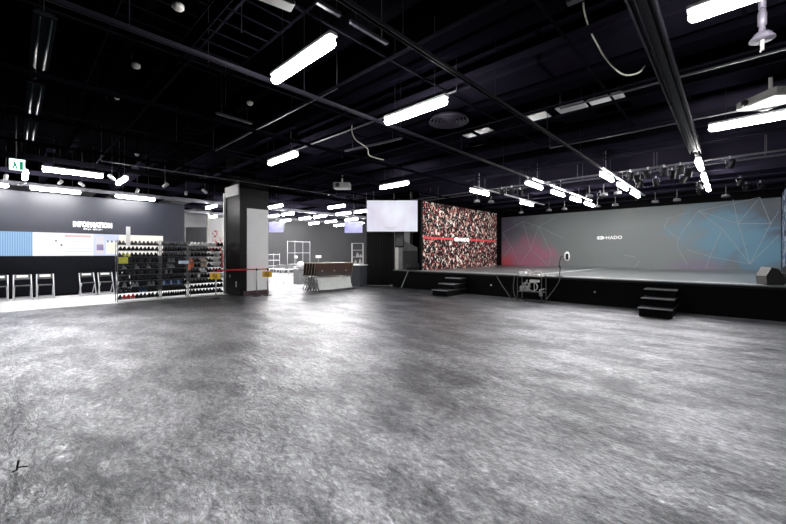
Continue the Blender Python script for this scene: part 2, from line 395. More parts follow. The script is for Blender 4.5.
# ------------------------------------------------------------ stage
t = thing('stage', 'long low black-fronted stage platform with pale grey deck along the right side', 'stage', (0, 11.58, 0))
MB().box(-10.95, 1.49, .02, 9.3, 0.002, .74).build('skirt', M_black, t)
MB().box(-10.95, 1.49, .0, 9.3, .74, .775).build('deck', M_stagetop, t)
MB().box(-9.6, .5, -.012, .32, .76, .785).build('front_edge_strip', M_edge, t)
MB().box(-9.7, 1.49, -.02, -.012+.03, .70, .75).build('edge_trim', M_blackgloss, t)
def cline(name, x0, y0, x1, y1, wd, z=.776):
    d = Vector((x1-x0, y1-y0, 0)).normalized(); p = Vector((-d.y, d.x, 0))*wd/2
    a, b_ = Vector((x0, y0, 0)), Vector((x1, y1, 0))
    o = MB(); vs = [a-p, b_-p, b_+p, a+p]
    o._add([v+Vector((0, 0, z)) for v in vs]+[v+Vector((0, 0, z+.003)) for v in vs], [(0, 1, 2, 3), (4, 5, 6, 7), (0, 1, 5, 4), (1, 2, 6, 5), (2, 3, 7, 6), (3, 0, 4, 7)])
    return o.build(name, M_line, t)
cline('court_line', -4.88, .5, -4.6, 8.4, .10)
cline('court_line', -9.2, 8.4, 1.3, 8.4, .06)
cline('court_line', -9.2, .5, .4, .5, .05)
for x in (-6.2, -2.9): MB().lathe([(.03, 0), (.028, .008), (.0, .01)], 12, R=Matrix.Rotation(PI/2, 3, 'X'), c=(x, .02, .38)).build('access_cap', M_steel, t)

# backdrop
t = thing('stage_backdrop', 'grey stage backdrop print with pink and blue glows and thin web lines', 'backdrop', (0, 20.85, .777))
bd = MB().box(-10.41, 1.42, -.03, .04, .0, 2.95).build('printed_panel', mat_backdrop(), t)
bd.data.transform(Matrix.Translation((0, 0, .777))); bd.location = (0, 0, -.777)
E_ = [((522.6, 221.6), (538.4, 226.5)), ((522.6, 221.6), (502.3, 233)), ((522.6, 221.6), (530.7, 249)), ((538.4, 226.5), (530.7, 249)), ((538.4, 226.5), (551, 253.2)), ((538.4, 226.5), (563.9, 238.6)),
      ((551, 253.2), (548.5, 266)), ((502.3, 233), (511.2, 246.7)), ((511.2, 246.7), (519.3, 265.4)), ((503.9, 256.5), (511.2, 246.7)), ((530.7, 249), (519.3, 265.4)), ((530.7, 249), (548.5, 266)), ((538.4, 226.5), (556, 217)),
      ((759.9, 197.3), (738, 223.3)), ((759.9, 197.3), (770.7, 223.6)), ((738, 223.3), (770.7, 223.6)), ((738, 223.3), (750, 263.9)), ((770.7, 223.6), (750, 263.9)), ((698.2, 211.1), (738, 223.3)), ((733, 199.7), (738, 223.3)),
      ((698.2, 211.1), (722.5, 229)), ((722.5, 229), (750, 263.9)), ((722.5, 229), (710, 256.6)), ((710, 256.6), (750, 263.9)), ((686, 249.3), (710, 256.6)), ((770.7, 223.6), (779, 211)), ((750, 263.9), (779, 235.5)), ((710, 256.6), (705.5, 269)), ((698.2, 211.1), (684, 230)), ((698.2, 211.1), (759.9, 197.3)),
      ((667.9, 218.4), (690, 212)), ((663.9, 227.3), (678.5, 238.7)), ((678.5, 238.7), (690, 220.8)), ((678.5, 238.7), (676.8, 246)), ((676.8, 246), (687.4, 264.7)), ((624, 255), (635.5, 256.9)), ((633.8, 268), (640, 260.6)), ((663.9, 227.3), (667.9, 218.4))]
ln = MB()
for (a, b_) in E_:
    x0, z0 = at_Y(a[0], a[1], 20.8); x1, z1 = at_Y(b_[0], b_[1], 20.8)
    d = Vector((x1-x0, 0, z1-z0)).normalized(); p = Vector((-d.z, 0, d.x))*.009
    A, B = Vector((x0, 0, z0-.777)), Vector((x1, 0, z1-.777))
    y = Vector((0, -.036, 0)); y2 = Vector((0, -.029, 0))
    ln._add([A-p+y, B-p+y, B+p+y, A+p+y, A-p+y2, B-p+y2, B+p+y2, A+p+y2], [(0, 1, 2, 3), (4, 5, 6, 7), (0, 1, 5, 4), (1, 2, 6, 5), (2, 3, 7, 6), (3, 0, 4, 7)])
ln.build('web_lines', mat('web_line_print', (.33, .37, .39), .5), t)
M_logo = mat('white_lettering', (.95, .95, .95), .5, emit=.35, var=.01)
def logo(parent, x, z, wd, hg, plane='Y'):
    # capsule-shaped emblem with a point, then the four letters
    s = 1 if plane == 'Y' else 1
    e = MB(); ew = wd*.34; hx = -wd/2
    def put(poly):
        if plane == 'Y': e.prism([(x+hx+a, z+b) for a, b in poly], 'y', -.045, -.03)
        else: e.prism([(x+hx+a, z+b) for a, b in poly], 'x', .0, .014)
    h2 = hg/2
    put([(0, -h2*.45), (ew*.12, -h2), (ew*.3, -h2), (ew*.3, h2), (ew*.12, h2), (0, h2*.45)])
    put([(ew*.36, -h2), (ew*.7, -h2), (ew*.95, 0), (ew*.7, h2), (ew*.36, h2), (ew*.36, h2*.35), (ew*.6, h2*.35), (ew*.6, -h2*.35), (ew*.36, -h2*.35)])
    put([(ew*.36, -h2*.12), (ew*1.1, -h2*.12), (ew*1.1, h2*.12), (ew*.36, h2*.12)])
    e.build('emblem', M_logo, parent)
    if plane == 'Y': lettering('lettering', 'HADO', M_logo, wd*.63, hg, parent, 'Y', (x+wd*.185, -.03, z), bold=.02)
    else: lettering('lettering', 'HADO', M_logo, wd*.63, hg, parent, 'X', (0, x+wd*.185, z), bold=.02)
logo(t, -4.54, 2.31-.777, 1.12, .17)

# murals
crowd_cols = [(0, (.008, .006, .008)), (.54, (.025, .004, .007)), (.64, (.13, .008, .014)), (.76, (.24, .035, .04)), (.84, (.42, .24, .20)), (.91, (.72, .66, .58))]
t = thing('crowd_mural', 'floor-to-ceiling printed wall of a cheering crowd crossed by a red stripe', 'mural', (-9.62, 11.95, .777))
MB().box(-.05, .04, 0, 6.6, 0, 2.96).build('printed_panel', mat_crowd('crowd_print_red', crowd_cols, 1.9, (.74, .68, .60)), t)
MB().box(.04, .045, .05, 6.55, 1.36, 1.455).build('red_stripe', mat('red_stripe_print', (.5, .02, .03), .5), t)
MB().box(.0451, .047, 2.35, 3.75, 1.30, 1.50).build('white_backing', mat('dark_print', (.03, .02, .025), .5), t)
e = MB(); h2 = .09
e.prism([(2.4, 1.40-h2*.5), (2.5, 1.40-h2), (2.72, 1.40-h2), (2.84, 1.40), (2.72, 1.40+h2), (2.5, 1.40+h2), (2.4, 1.40+h2*.5)], 'x', .047, .055)
e.build('emblem', M_logo, t)
lettering('lettering', 'HADO', M_logo, .85, .18, t, 'X', (.047, 3.28, 1.40), bold=.03)
MB().box(-.05, .055, -.12, 0, -.0, 3.0).build('side_post', M_black, t)
blue_cols = [(0, (.02, .03, .05)), (.25, (.10, .14, .22)), (.5, (.28, .34, .45)), (.65, (.12, .20, .38)), (.8, (.55, .60, .68)), (.92, (.75, .78, .82))]
t = thing('crowd_mural', 'bluish printed crowd wall at the far right end of the stage', 'mural', (1.46, 12.8, .777))
MB().box(-.03, .03, 0, 7.9, 0, 3.1).build('printed_panel', mat_crowd('crowd_print_blue', blue_cols, lightcol=(.6, .65, .75)), t)
MB().box(-.05, .03, 7.9, 7.98, 0, 3.1).build('side_post', M_black, t)

# steps
def steps(label, x, yfront, rz=0):
    t = thing('stage_steps', label, 'steps', (x, yfront, 0), rz)
    for k, (z, y) in enumerate(((.215, 0), (.41, .42), (.60, .84))):
        zb = 0.003
        MB().bbox(-.31, .31, y+.02, 1.30, (zb if k == 0 else (.215, .41)[k-1]+.0) + (.0 if k == 0 else .002), z-.03, .006).build('step_box', M_black, t)
        tr = MB().bbox(-.33, .33, y, 1.30, z-.03, z-.0, .006).build('tread', M_blackgloss, t)
        MB().box(-.332, .332, y-.006, y+.035, z-.022, z+.004).build('nosing', M_steel, tr)
    return t
steps('black three-step stage stairs with bright nosings, right of the cable trolley', -1.31, 10.26)
steps('black three-step stage stairs in front of the crowd mural', -7.48, 10.26)

# monitor wedge and case
t = thing('stage_monitor', 'grey wedge-shaped floor monitor speaker on the stage front edge', 'speaker', (.64, 12.0, .787), math.radians(28))
prof = [(-.22, 0), (.22, 0), (.27, .12), (.08, .36), (-.10, .40), (-.24, .2)]
cb = MB().prism([(a*.72, b) for a, b in prof], 'y', -.17, .17).build('cabinet', mat('wedge_grey', (.022, .021, .021), .6), t)
g_ = MB().prism([(.197, .14), (.205, .145), (.07, .365), (.062, .36)], 'y', -.14, .14).build('grille', mat('grille', (.03, .03, .03), .7), cb)
t = thing('equipment_case', 'black flight case on the stage at the photo\'s right edge', 'case', (1.14, 12.35, .777), 0)
MB().bbox(-.24, .34, -.35, .55, .0, .40, .015).build('body', M_black, t)
MB().box(-.245, .345, -.355, .555, .26, .275).build('lid_rim', mat('dull_alu', (.03, .03, .03), .4, .8), t)
MB().cyl((-.25, -.05, .18), (-.25, .15, .18), .012).build('handle', M_wire, t)

# ring light stand on stage edge
t = thing('camera_stand', 'thin black stand with a round white head on the stage edge', 'stand', (-3.93, 11.75, .787))
MB().cyl((0, 0, .012), (.02, 0, .26), .012).cyl((.02, 0, .26), (-.02, 0, .36), .02).cyl((-.02, 0, .36), (.04, 0, .62), .012).cyl((.04, 0, .62), (.15, -.02, .63), .010).build('stem', M_blackgloss, t)
MB().lathe([(.11, 0), (.11, .012), (.04, .018)], 20).build('base', M_blackgloss, t)
R = Matrix.Rotation(YAW*.6, 3, 'Z') @ Matrix.Rotation(PI/2, 3, 'X')
hd = MB().lathe([(.04, -.03), (.14, -.02), (.15, .0), (.14, .02), (.05, .025)], 20, c=(.22, 0, .62)).build('round_head', M_white, t, True)
hd.data.transform(Matrix.Translation((.22, 0, .62)) @ Matrix.Rotation(.5, 4, 'Z') @ Matrix.Rotation(PI/2, 4, 'X') @ Matrix.Scale(.55, 4, (1, 0, 0)) @ Matrix.Translation((-.22, 0, -.62)))
MB().cbox(.235, -.03, .62, .06, .03, .18).build('head_slot', M_blackgloss, t)

# trolley with cables in front of stage
t = thing('cable_trolley', 'steel frame trolley loaded with coiled cables and cameras before the stage', 'trolley', (-4.60, 11.22, 0))
rz = .0
fr = MB()
for x in (-.38, .38):
    fr.tube([(x, -.18, .10), (x, -.18, .78), (x*.97, -.12, .84), (x*.97, .12, .84), (x, .18, .78), (x, .18, .10)], .014)
fr.cyl((-.38, -.18, .3), (.38, -.18, .3), .01).cyl((-.38, .18, .3), (.38, .18, .3), .01).cyl((-.38, -.18, .78), (.38, -.18, .78), .01).cyl((-.38, .18, .78), (.38, .18, .78), .01)
fr.build('frame', mat('dull_steel', (.12, .12, .12), .4, .6), t)
for x in (-.38, .38):
    for y in (-.18, .18):
        MB().cyl((x-.015, y, .05), (x+.015, y, .05), .048, n=14).cyl((x, y, .05), (x, y, .11), .012).build('caster', M_blackgloss, t)
MB().box(-.37, .37, -.17, .17, .285, .30).build('lower_shelf', mat('dull_steel', (1, 1, 1)), t)
MB().box(-.37, .37, -.17, .17, .775, .79).build('upper_shelf', mat('dull_steel', (1, 1, 1)), t)
def coil(cx, cy, cz, r, n, tilt, wire=.012, seed=1):
    rnd = random.Random(seed); pts = []
    for i in range(n*14):
        a = 2*PI*i/14; rr = r*(1+.10*rnd.uniform(-1, 1)*.6); p = Vector((math.cos(a)*rr, rnd.uniform(-.03, .03), math.sin(a)*rr))
        pts.append(Matrix.Rotation(tilt, 3, 'Z') @ p+Vector((cx, cy, cz)))
    return MB().tube(pts, wire, 6)
B_ = lambda *a: MB().bbox(*a)
TR = Vector((-4.60, 11.22, 0))
def item(name, label, cat, mb, m, group=None, smooth=False):
    o = mb.build(name, m, None, smooth); o.location = TR; return tag(o, label, cat, group)
item('cable_coil', 'pale grey coil of cable hanging at the trolley\'s middle, right one', 'cable', coil(.13, -.225, .48, .135, 4, .2, seed=3), mat('pale_cable', (.5, .5, .5), .4), smooth=True)
item('cable_coil', 'grey coil of cable hanging at the trolley\'s middle, left one', 'cable', coil(-.08, -.225, .46, .13, 3, -.2, seed=5), mat('grey_cable', (.3, .3, .3), .4), smooth=True)
item('sensor_box', 'white square sensor box on the top left corner of the cable trolley', 'box', B_(-.36, -.14, -.15, .05, .792, .92, .015), M_white)
item('headset', 'white curved headset on top of the cable trolley, centre', 'headset', MB().tube([(-.10+.13*math.cos(a), -.05, .815+.16*math.sin(a)) for a in [PI*k/10 for k in range(11)]], .022, 8).cbox(-.1, -.05, .83, .12, .1, .07), M_offwhite, smooth=False)
item('headset', 'white curved headset on top right of the cable trolley', 'headset', MB().tube([(.20+.13*math.cos(a), -.02, .815+.13*math.sin(a)) for a in [PI*k/10 for k in range(11)]], .024, 8).cbox(.2, -.02, .82, .1, .1, .05), M_offwhite)
item('camera', 'grey video camera on the lower left of the cable trolley', 'camera', B_(-.34, -.12, -.12, .08, .302, .46, .02).cyl((-.22, -.12, .40), (-.22, -.2, .40), .05, n=14).cyl((-.22, .0, .46), (-.12, -.04, .66), .02), mat('camera_grey', (.4, .4, .4), .4))
item('adapter_box', 'pale adapter box above the hanging coils on the trolley', 'box', B_(-.02, .24, -.12, .06, .60, .68, .012).cyl((.1, -.03, .3), (.1, -.03, .6), .012), M_offwhite)
item('clamp', 'silver clamp at the right leg of the cable trolley', 'clamp', B_(.34, .44, -.28, -.2, .2, .42, .012).cyl((.36, -.24, .35), (.50, -.24, .44), .018), M_chrome)
# loose cables
def cable(name, label, pts, r, m):
    # smooth Catmull-Rom through the points
    P = [Vector(p) for p in pts]; P = [P[0]*2-P[1]]+P+[P[-1]*2-P[-2]]; out = []
    for i in range(1, len(P)-2):
        for k in range(8):
            s = k/8; a, b, c, d = P[i-1:i+3]
            out.append(.5*((2*b)+(c-a)*s+(2*a-5*b+4*c-d)*s*s+(3*b-a-3*c+d)*s**3))
    out.append(P[-2]); return tag(MB().tube(out, r, 6).build(name, m, None, True), label, 'cable')
M_cab = mat('grey_loose_cable', (.05, .05, .05), .4)
cable('cable', 'grey cable drooping from stage edge to the floor left of the trolley', [(-5.97, 11.56, .79), (-5.93, 11.52, .70), (-5.72, 11.46, .42), (-5.5, 11.35, .22), (-5.3, 11.2, .06), (-5.15, 11.05, .012)], .011, M_cab)
cable('cable', 'grey cable looping down the left leg of the cable trolley', [(-5.06, 11.02, .80), (-5.08, 10.97, .5), (-5.05, 10.94, .25), (-4.95, 10.87, .08), (-4.8, 10.82, .012), (-4.6, 10.8, .012)], .014, M_cab)
cable('cable', 'grey cable drooping from the stand to the right of the trolley', [(-3.85, 11.56, .79), (-3.86, 11.5, .65), (-3.98, 11.44, .4), (-4.1, 11.34, .2), (-4.16, 11.2, .05), (-4.2, 11.1, .012)], .011, M_cab)

# left end of stage: speaker, cabinet, grey panel, bag, pole
def lx(px, py, D):  # a point at given depth
    dx, dy = ray(px); return dx*D, dy*D, 1.5-(py-253.5)*D/358
x, y, z = lx(398, 267, 16.2)
t = thing('white_column', 'narrow white and grey cabinet carrying the loudspeaker at the stage\'s left end', 'cabinet', (x, y, .777), YAW)
MB().bbox(-.12, .02, -.15, .15, 0, 1.0, .01).build('white_side', M_offwhite, t)
MB().bbox(.02, .20, -.13, .15, 0, .98, .01).build('grey_door', M_grey, t)
x, y, z = lx(399.5, 246, 16.1)
t = thing('loudspeaker', 'black box loudspeaker beneath the right half of the hanging white screen', 'speaker', (x, y, 1.79), YAW)
MB().bbox(-.2, .2, -.2, .2, 0, .75, .015).build('cabinet', M_black, t)
MB().box(-.17, .17, -.212, -.2, .04, .71).build('grille', mat('speaker_mesh', (.06, .06, .065), .6), t)
x, y, z = lx(411, 260, 16.6)
t = thing('folded_board', 'slanted grey board behind the bag at the stage\'s left end', 'board', (x, y, .777), YAW)
MB().prism([(-.36, 0), (.30, 0), (.30, .88), (.30, 1.0), (-.36, 1.33)], 'y', .0, .05).build('panel', mat('pale_grey_board', (.2, .2, .21), .5), t)
MB().prism([(-.37, 0), (.31, 0), (.31, .85), (-.37, .85)], 'y', -.02, -.001).build('lower_panel', mat('dark_grey_board', (.05, .05, .055), .5), t)
x, y, z = lx(413, 267, 15.9)
t = thing('equipment_bag', 'black soft equipment bag lying at the left end of the stage', 'bag', (x, y, .777), YAW)
MB().lathe([(.02, -.33), (.12, -.32), (.15, -.25), (.155, 0), (.15, .25), (.12, .32), (.02, .33)], 14, R=Matrix.Rotation(PI/2, 3, 'Y'), c=(0, 0, .14)).build('body', mat('bag_fabric', (.03, .03, .033), .8), t, True)
MB().tube([(-.1, -.1, .2), (-.08, -.12, .34), (.08, -.12, .34), (.1, -.1, .2)], .012).build('handle', M_wire, t)
x0, y0, z0 = lx(401, 285.5, 15.2); x1, y1, z1 = lx(408, 271, 15.25)
tag(MB().cyl((x0, y0, .02), (x1, 11.53, .76), .018).build('pole', M_grey), 'thin grey pole leaning on the stage front at its left end', 'pole')
for px, lab in ((391.5, 'small pale floor box by the curtain\'s right end, left one'), (395.5, 'small pale floor box by the curtain\'s right end, right one')):
    x, y, z = lx(px, 286.5, 16.0)
    tag(MB().bbox(-.05, .05, -.05, .05, .002, .10, .01).build('floor_box', mat('box_grey', (.16, .16, .16), .5), loc=(x, y, 0)), lab, 'box')

# curtain
cw = MB(); pts = []
A = Vector(lx(366.5, 0, 16.9)[:2]+(0,)); B = Vector(lx(394, 0, 16.6)[:2]+(0,))
nn = 90
for i in range(nn+1):
    s = i/nn; p = A.lerp(B, s); off = .045*math.sin(s*2*PI*11)+.015*math.sin(s*2*PI*25); pts.append((p.x, p.y+off))
vs = []; fs = []
for (x, y) in pts: vs += [(x, y, .01), (x, y, 3.95), (x, y+.02, 3.95), (x, y+.02, .01)]
for i in range(nn):
    for k in range(4): j = (k+1) % 4; fs.append((i*4+k, i*4+4+k, i*4+4+j, i*4+j))
cw._add(vs, fs); t = tag(cw.build('curtain', mat('black_velvet', (.010, .010, .011), .9), None, True), 'black floor-length curtain hanging below the big white screen', 'curtain')
t2 = thing('curtain_rail', 'dark rail carrying the black curtain under the ceiling', 'rail', (0, 0, 3.95))
MB().cyl(tuple(A), tuple(B), .02).build('rail_tube', M_steel, t2)
for q in (A, B): MB().cyl((q.x, q.y, 0), (q.x, q.y, 1.05), .008).build('hanger_rod', M_steel, t2)

# big hanging screen
M_sc = mat_screen('screen_picture', (.70, .66, .80), (.80, .84, .95), .95, (.8, .8, .5))
D = 15.4; x0, y0, _ = lx(392.2, 0, D); zt = 1.5+53*D/358; zb = 1.5+22*D/358; sw = 50.6*D/358
t = thing('hanging_screen', 'large white lit screen hanging in front of the black curtain', 'screen', (x0, y0, zb), YAW)
MB().box(-sw/2, sw/2, -.012, 0, 0, zt-zb).build('display', M_sc, t)
MB().bbox(-sw/2-.03, sw/2+.03, 0.001, .07, -.03, zt-zb+.03, .01).build('frame', M_blackgloss, t)
for s in (-.8, .8): MB().cyl((s, .04, zt-zb), (s, .04, 5.0-zb), .02).build('hanger_pole', M_wire, t)
MB().box(-.35, .2, -.014, -.012, .16, .19).box(-.2, .1, -.014, -.012, .08, .12).build('caption_bar', mat_screen('screen_caption', (.55, .58, .66), (.6, .62, .7), .8), t)

# ------------------------------------------------------------ pillar
t = thing('pillar', 'square charcoal pillar with a tall white panel beside the shoe racks', 'pillar', (-12.6, 5.45, 0))
MB().box(-1.2, 0, 0, 1.08, .002, 4.98).build('core', mat('pillar_charcoal', (.0028, .0028, .0035), .4, spec=.12), t)
MB().box(0.001, .02, .25, 1.06, .16, 3.12).build('white_panel', M_white, t)
MB().box(0.001, .025, .12, 1.08, .002, .16).build('skirting', mat('dark_red_skirting', (.05, .015, .02), .5), t)
MB().bbox(-1.16, -.02, -.06, -.001, 3.58, 3.95, .01).build('white_box', mat('pale_box', (.45, .45, .45), .5), t)
MB().box(-1.25, -1.20, -.08, .0, 0.002, 3.75).build('white_edge', M_white, t)
MB().bbox(-.86, -.79, -.012, -.001, .62, .72, .004).build('socket', M_offwhite, t)
MB().bbox(-.30, -.24, -.03, -.001, .30, .50, .004).build('switch_box', M_offwhite, t)

# ------------------------------------------------------------ information wall
t = thing('information_screen', 'long bright wall display strip under the INFORMATION lettering', 'screen', (-17.3, 0, 1.42))
H = .81
def pan(name, px0, px1, m, z0=0, z1=H, dx=.03):
    a = at_X(px0, 240, -17.27)[0]; b = at_X(px1, 240, -17.27)[0]
    return MB().box(0.001 if dx == .03 else .03, dx, a, b, z0, z1).build(name, m, t)
pan('blue_panel', -20, 32.5, mat_screen('blue_screen', (.22, .45, .80), (.42, .65, .95), .9, (1, 2.2, .3), True))
pan('white_panel', 32.6, 63.9, mat_screen('white_screen', (.95, .95, 1), (1, 1, 1), 1.1))
pan('chart_panel', 64, 93.4, mat_screen('chart_screen', (.90, .92, 1), (.98, .98, 1), 1.0))
pan('picture_panel', 93.5, 118.8, mat_screen('lilac_screen', (.62, .68, .92), (.72, .78, .98), 1.0))
pan('cream_panel', 119, 163, mat_screen('cream_screen', (1, .95, .86), (1, .98, .94), 1.0))
pan('chart_header', 65, 91, mat_screen('pink_bar', (.95, .45, .50), (1, .6, .62), .8), .68, .74, .034)
for z in (.15, .27, .39, .51): pan('chart_rule', 66, 92, mat_screen('rule', (.6, .65, .8), (.7, .75, .9), .8), z, z+.01, .034)
pan('poster', 96, 104, mat_screen('poster_a', (.95, .8, .75), (.9, .9, 1), .9), .08, .72, .034)
pan('poster_figure', 96.6, 103.4, mat_screen('poster_b', (.18, .10, .40), (.7, .6, .9), .7), .2, .42, .037)
pan('poster', 106, 117.5, mat_screen('poster_c', (1, .98, .85), (.98, .98, 1), .95), .06, .55, .034)
for p in (107, 111, 115): pan('poster_figure', p, p+1.6, mat_screen('poster_d', (.1, .2, .3), (.3, .35, .5), .6), .50, .58, .037)
pan('small_icon', 55, 57, mat_screen('poster_d', (.1, .2, .3), (.3, .35, .5), .6), .5, .56, .034)
pan('small_icon', 60.5, 62.5, mat_screen('poster_d', (.1, .2, .3), (.3, .35, .5), .6), .34, .42, .034)
a = at_X(73, 225, -17.3)[0]; b = at_X(112, 228, -17.3)[0]
t = thing('information_sign', 'white INFORMATION lettering on the dark wall above the display strip', 'sign', (-17.3, (a+b)/2, 2.4))
M_sign = mat('sign_letters', (.95, .95, .98), .5, emit=.7, var=.01)
lettering('lettering', 'INFORMATION', M_sign, b-a, .20, t, 'X', (.002, 0, .17), bold=.055)
lettering('lettering_small', 'チケット・カウンター', M_sign, (b-a)*.49, .075, t, 'X', (.002, 0, .0), bold=.01)
# darker sheet over the lower wall, below the display
struct('wall_information_lower', MB().box(-17.3, -17.28, -4.0, 5.07, .1, 1.42), M_walldk)

# folding chairs
def folding_chair():
    t = thing('folding_chair', 'x', 'chair', (0, 0, .002), 0, 'folding chairs along the information wall')
    # seat faces +X
    for s in (-1, 1):
        y = .205*s
        MB().tube([(.20, y*1.03, .012), (.02, y, .45), (-.14, y*.98, .80)], .017, 8).build('front_leg', mat('silver_tube', (.62, .62, .64), .35, .4), t, True)
        MB().tube([(-.22, y*.90, .012), (.0, y*.9, .30), (.17, y*.9, .44)], .015, 8).build('rear_leg', mat('silver_tube', (.62, .62, .64), .35, .4), t, True)
    MB().bbox(-.17, .20, -.185, .185, .43, .465, .012).build('seat', mat('black_vinyl', (.015, .015, .017), .35), t)
    R = Matrix.Translation((-.12, 0, .73)) @ Matrix.Rotation(-.43, 4, 'Y')
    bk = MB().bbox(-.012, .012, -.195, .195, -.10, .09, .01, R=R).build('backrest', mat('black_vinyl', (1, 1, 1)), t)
    MB().bbox(.0125, .016, -.13, .13, -.02, .05, .001, R=R).build('painted_sheen', M_white, bk)  # reflection on the glossy vinyl, painted as a white plate
    MB().cyl((.17, -.2, .07), (.17, .2, .07), .009).build('stretcher', mat('silver_tube', (.62, .62, .64), .35, .4), t)
    MB().cyl((-.19, -.18, .07), (-.19, .18, .07), .009).build('stretcher', mat('silver_tube', (.62, .62, .64), .35, .4), t)
    return t
ch = None
for k, (yy, rz, lab) in enumerate(((-.36, 0, 'black folding chair cut off by the photo\'s left edge'), (.17, .02, 'black folding chair, second from the photo\'s left edge'), (.70, 0, 'black folding chair left of the gap under the white display panel'),
        (1.78, .10, 'black folding chair just right of the gap under the pink-headed chart'), (2.30, .06, 'black folding chair, middle one of the right-hand three'), (2.83, .05, 'black folding chair half hidden behind the left shoe rack'))):
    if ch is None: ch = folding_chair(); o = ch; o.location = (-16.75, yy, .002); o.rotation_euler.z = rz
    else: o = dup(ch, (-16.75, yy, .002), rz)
    o['label'] = lab

# ------------------------------------------------------------ shoe racks and shoes
def shoe_mesh(name, upper, sole):
    b = MB(); secs = []
    # stations along length (x: heel 0 -> toe .27): half width, height of upper
    st = [(-.005, .022, .055), (.01, .036, .085), (.05, .040, .098), (.10, .038, .085), (.15, .043, .062), (.20, .048, .048), (.245, .040, .040), (.265, .020, .030)]
    vs = []; fs = []
    for x, w_, h_ in st:
        x -= .13
        ring = [(x, -w_, .004), (x, -w_*1.05, .022), (x, -w_*.92, .022+(h_-.022)*.55), (x, -w_*.45, h_), (x, w_*.45, h_), (x, w_*.92, .022+(h_-.022)*.55), (x, w_*1.05, .022), (x, w_, .004)]
        vs += ring
    n_ = len(st)
    for k in range(n_-1):
        for i in range(8):
            j = (i+1) % 8; b_ = (i in (0, 6, 7)); fs.append(((k*8+i, k*8+j, k*8+8+j, k*8+8+i), 1 if b_ else 0))
    fs.append((tuple(range(8)), 0)); fs.append((tuple(range((n_-1)*8, n_*8)), 0))
    b.v = vs; b.f = [f for f, _ in fs]; b.m = [m for _, m in fs]
    # opening collar
    b.box(-.115, -.055, -.018, .018, .088, .104, 0)
    o = b.build(name, [upper, sole], None, True); return o
cols = {'black': ((.003, .003, .004), (.006, .006, .006)), 'dark grey': ((.028, .028, .033), (.012, .012, .012)), 'grey': ((.16, .17, .18), (.5, .5, .5)), 'navy blue': ((.03, .06, .16), (.3, .35, .4)), 'white': ((.75, .75, .75), (.7, .7, .7)),
        'orange': ((.7, .16, .05), (.6, .5, .4)), 'red': ((.45, .03, .03), (.5, .5, .5)), 'yellow-green': ((.5, .5, .04), (.2, .2, .1)), 'beige': ((.55, .42, .32), (.5, .45, .4)), 'light blue': ((.35, .5, .65), (.6, .6, .6))}
shoe_me = {}
for k, (u, s_) in cols.items():
    o = shoe_mesh('shoe_'+k.replace(' ', '_').replace('-', '_'), mat('shoe_upper_'+k, u, .6, spec=.12), mat('shoe_sole_'+k, s_, .7, spec=.1)); shoe_me[k] = o.data; bpy.data.objects.remove(o)
ORD = ['top', 'second', 'third', 'fourth', 'fifth', 'sixth', 'seventh', 'eighth', 'ninth', 'lowest']
ORDN = ['first', 'second', 'third', 'fourth', 'fifth', 'sixth', 'seventh', 'eighth', 'ninth', 'tenth']
def rack(which, x, y0, y1, rz=0, shelfcol=M_chrome, palette=None, white_rows=()):
    cyy = (y0+y1)/2; wd = y1-y0
    t = thing('shoe_rack', 'chrome shelf rack full of shoes, %s of the three racks' % which, 'rack', (x, cyy, .0), rz)
    dp = .15
    for sx in (-dp, dp):
        for sy in (-wd/2, wd/2): MB().cyl((sx, sy, .004), (sx, sy, 1.93), .011, n=8).build('post', mat('dull_chrome', (.10, .10, .105), .45, .4), t, True)
    zs = [1.77-.187*k for k in range(10)]
    for z in zs:
        b = MB()
        for xx_ in (-dp, -dp/2, 0, dp/2, dp): b.cyl((xx_, -wd/2+.005, z-.007), (xx_, wd/2-.005, z-.007), .0065, n=6)
        for yy_ in (-wd/2+.02, -wd/6, wd/6, wd/2-.02): b.cyl((-dp, yy_, z-.012), (dp, yy_, z-.012), .005, n=6)
        b.build('shelf', mat('dull_chrome', (.10, .10, .105), .45, .4), t)
    # shoes: side by side, toes or heels towards the room
    Rm = Matrix.Rotation(rz, 3, 'Z')
    for ri, z in enumerate(zs):
        nsh = 10; step = (wd-.16)/(nsh-1)
        for k in range(nsh):
            c = palette(ri, k) if palette else 'black'
            if c is None: continue
            ly = -wd/2+.08+k*step+random.uniform(-.006, .006)
            p = Rm @ Vector((random.uniform(-.008, .012), ly, 0))
            flip = (ri+which.__len__()) % 2
            o = bpy.data.objects.new('shoe', shoe_me[c]); C.objects.link(o)
            o.location = (x+p.x, cyy+p.y, z+.001); o.rotation_euler = (0, 0, rz+(PI if flip else 0)+random.uniform(-.05, .05))
            sc_ = random.uniform(1.0, 1.1); o.scale = (sc_, min(1.05, step/.104), sc_*1.25)
            rown = 'top' if ri == 0 else ('lowest' if ri == 9 else ORD[ri]+' from top')
            tag(o, '%s shoe, %s from the left, on the %s rack\'s %s shelf' % (c, ORDN[k], which, rown), 'shoe', 'shoes on the %s rack' % which)
    return t
def pal_left(r, k):
    if r == 2 and k in (1, 2): return 'yellow-green'
    if r == 9 and k in (1, 2, 3): return 'red'
    if r == 9 and k in (0, ): return 'dark grey'
    if r in (4, 7) and k % 3 == 1: return 'grey'
    if r == 5 and k in (3, 7): return 'dark grey'
    if r == 8 and k in (5, 6): return 'navy blue'
    if r == 7 and k in (3, 4, 8): return 'grey'
    return random.choice(['black']*8+['dark grey'])
def pal_mid(r, k):
    if r == 7 and k < 8: return 'navy blue' if k % 3 else 'light blue'
    if r in (3, 4) and k in (2, 3, 4): return 'grey'
    if r == 5 and k < 5: return 'grey' if k % 2 else 'black'
    return random.choice(['black']*7+['dark grey', 'dark grey'])
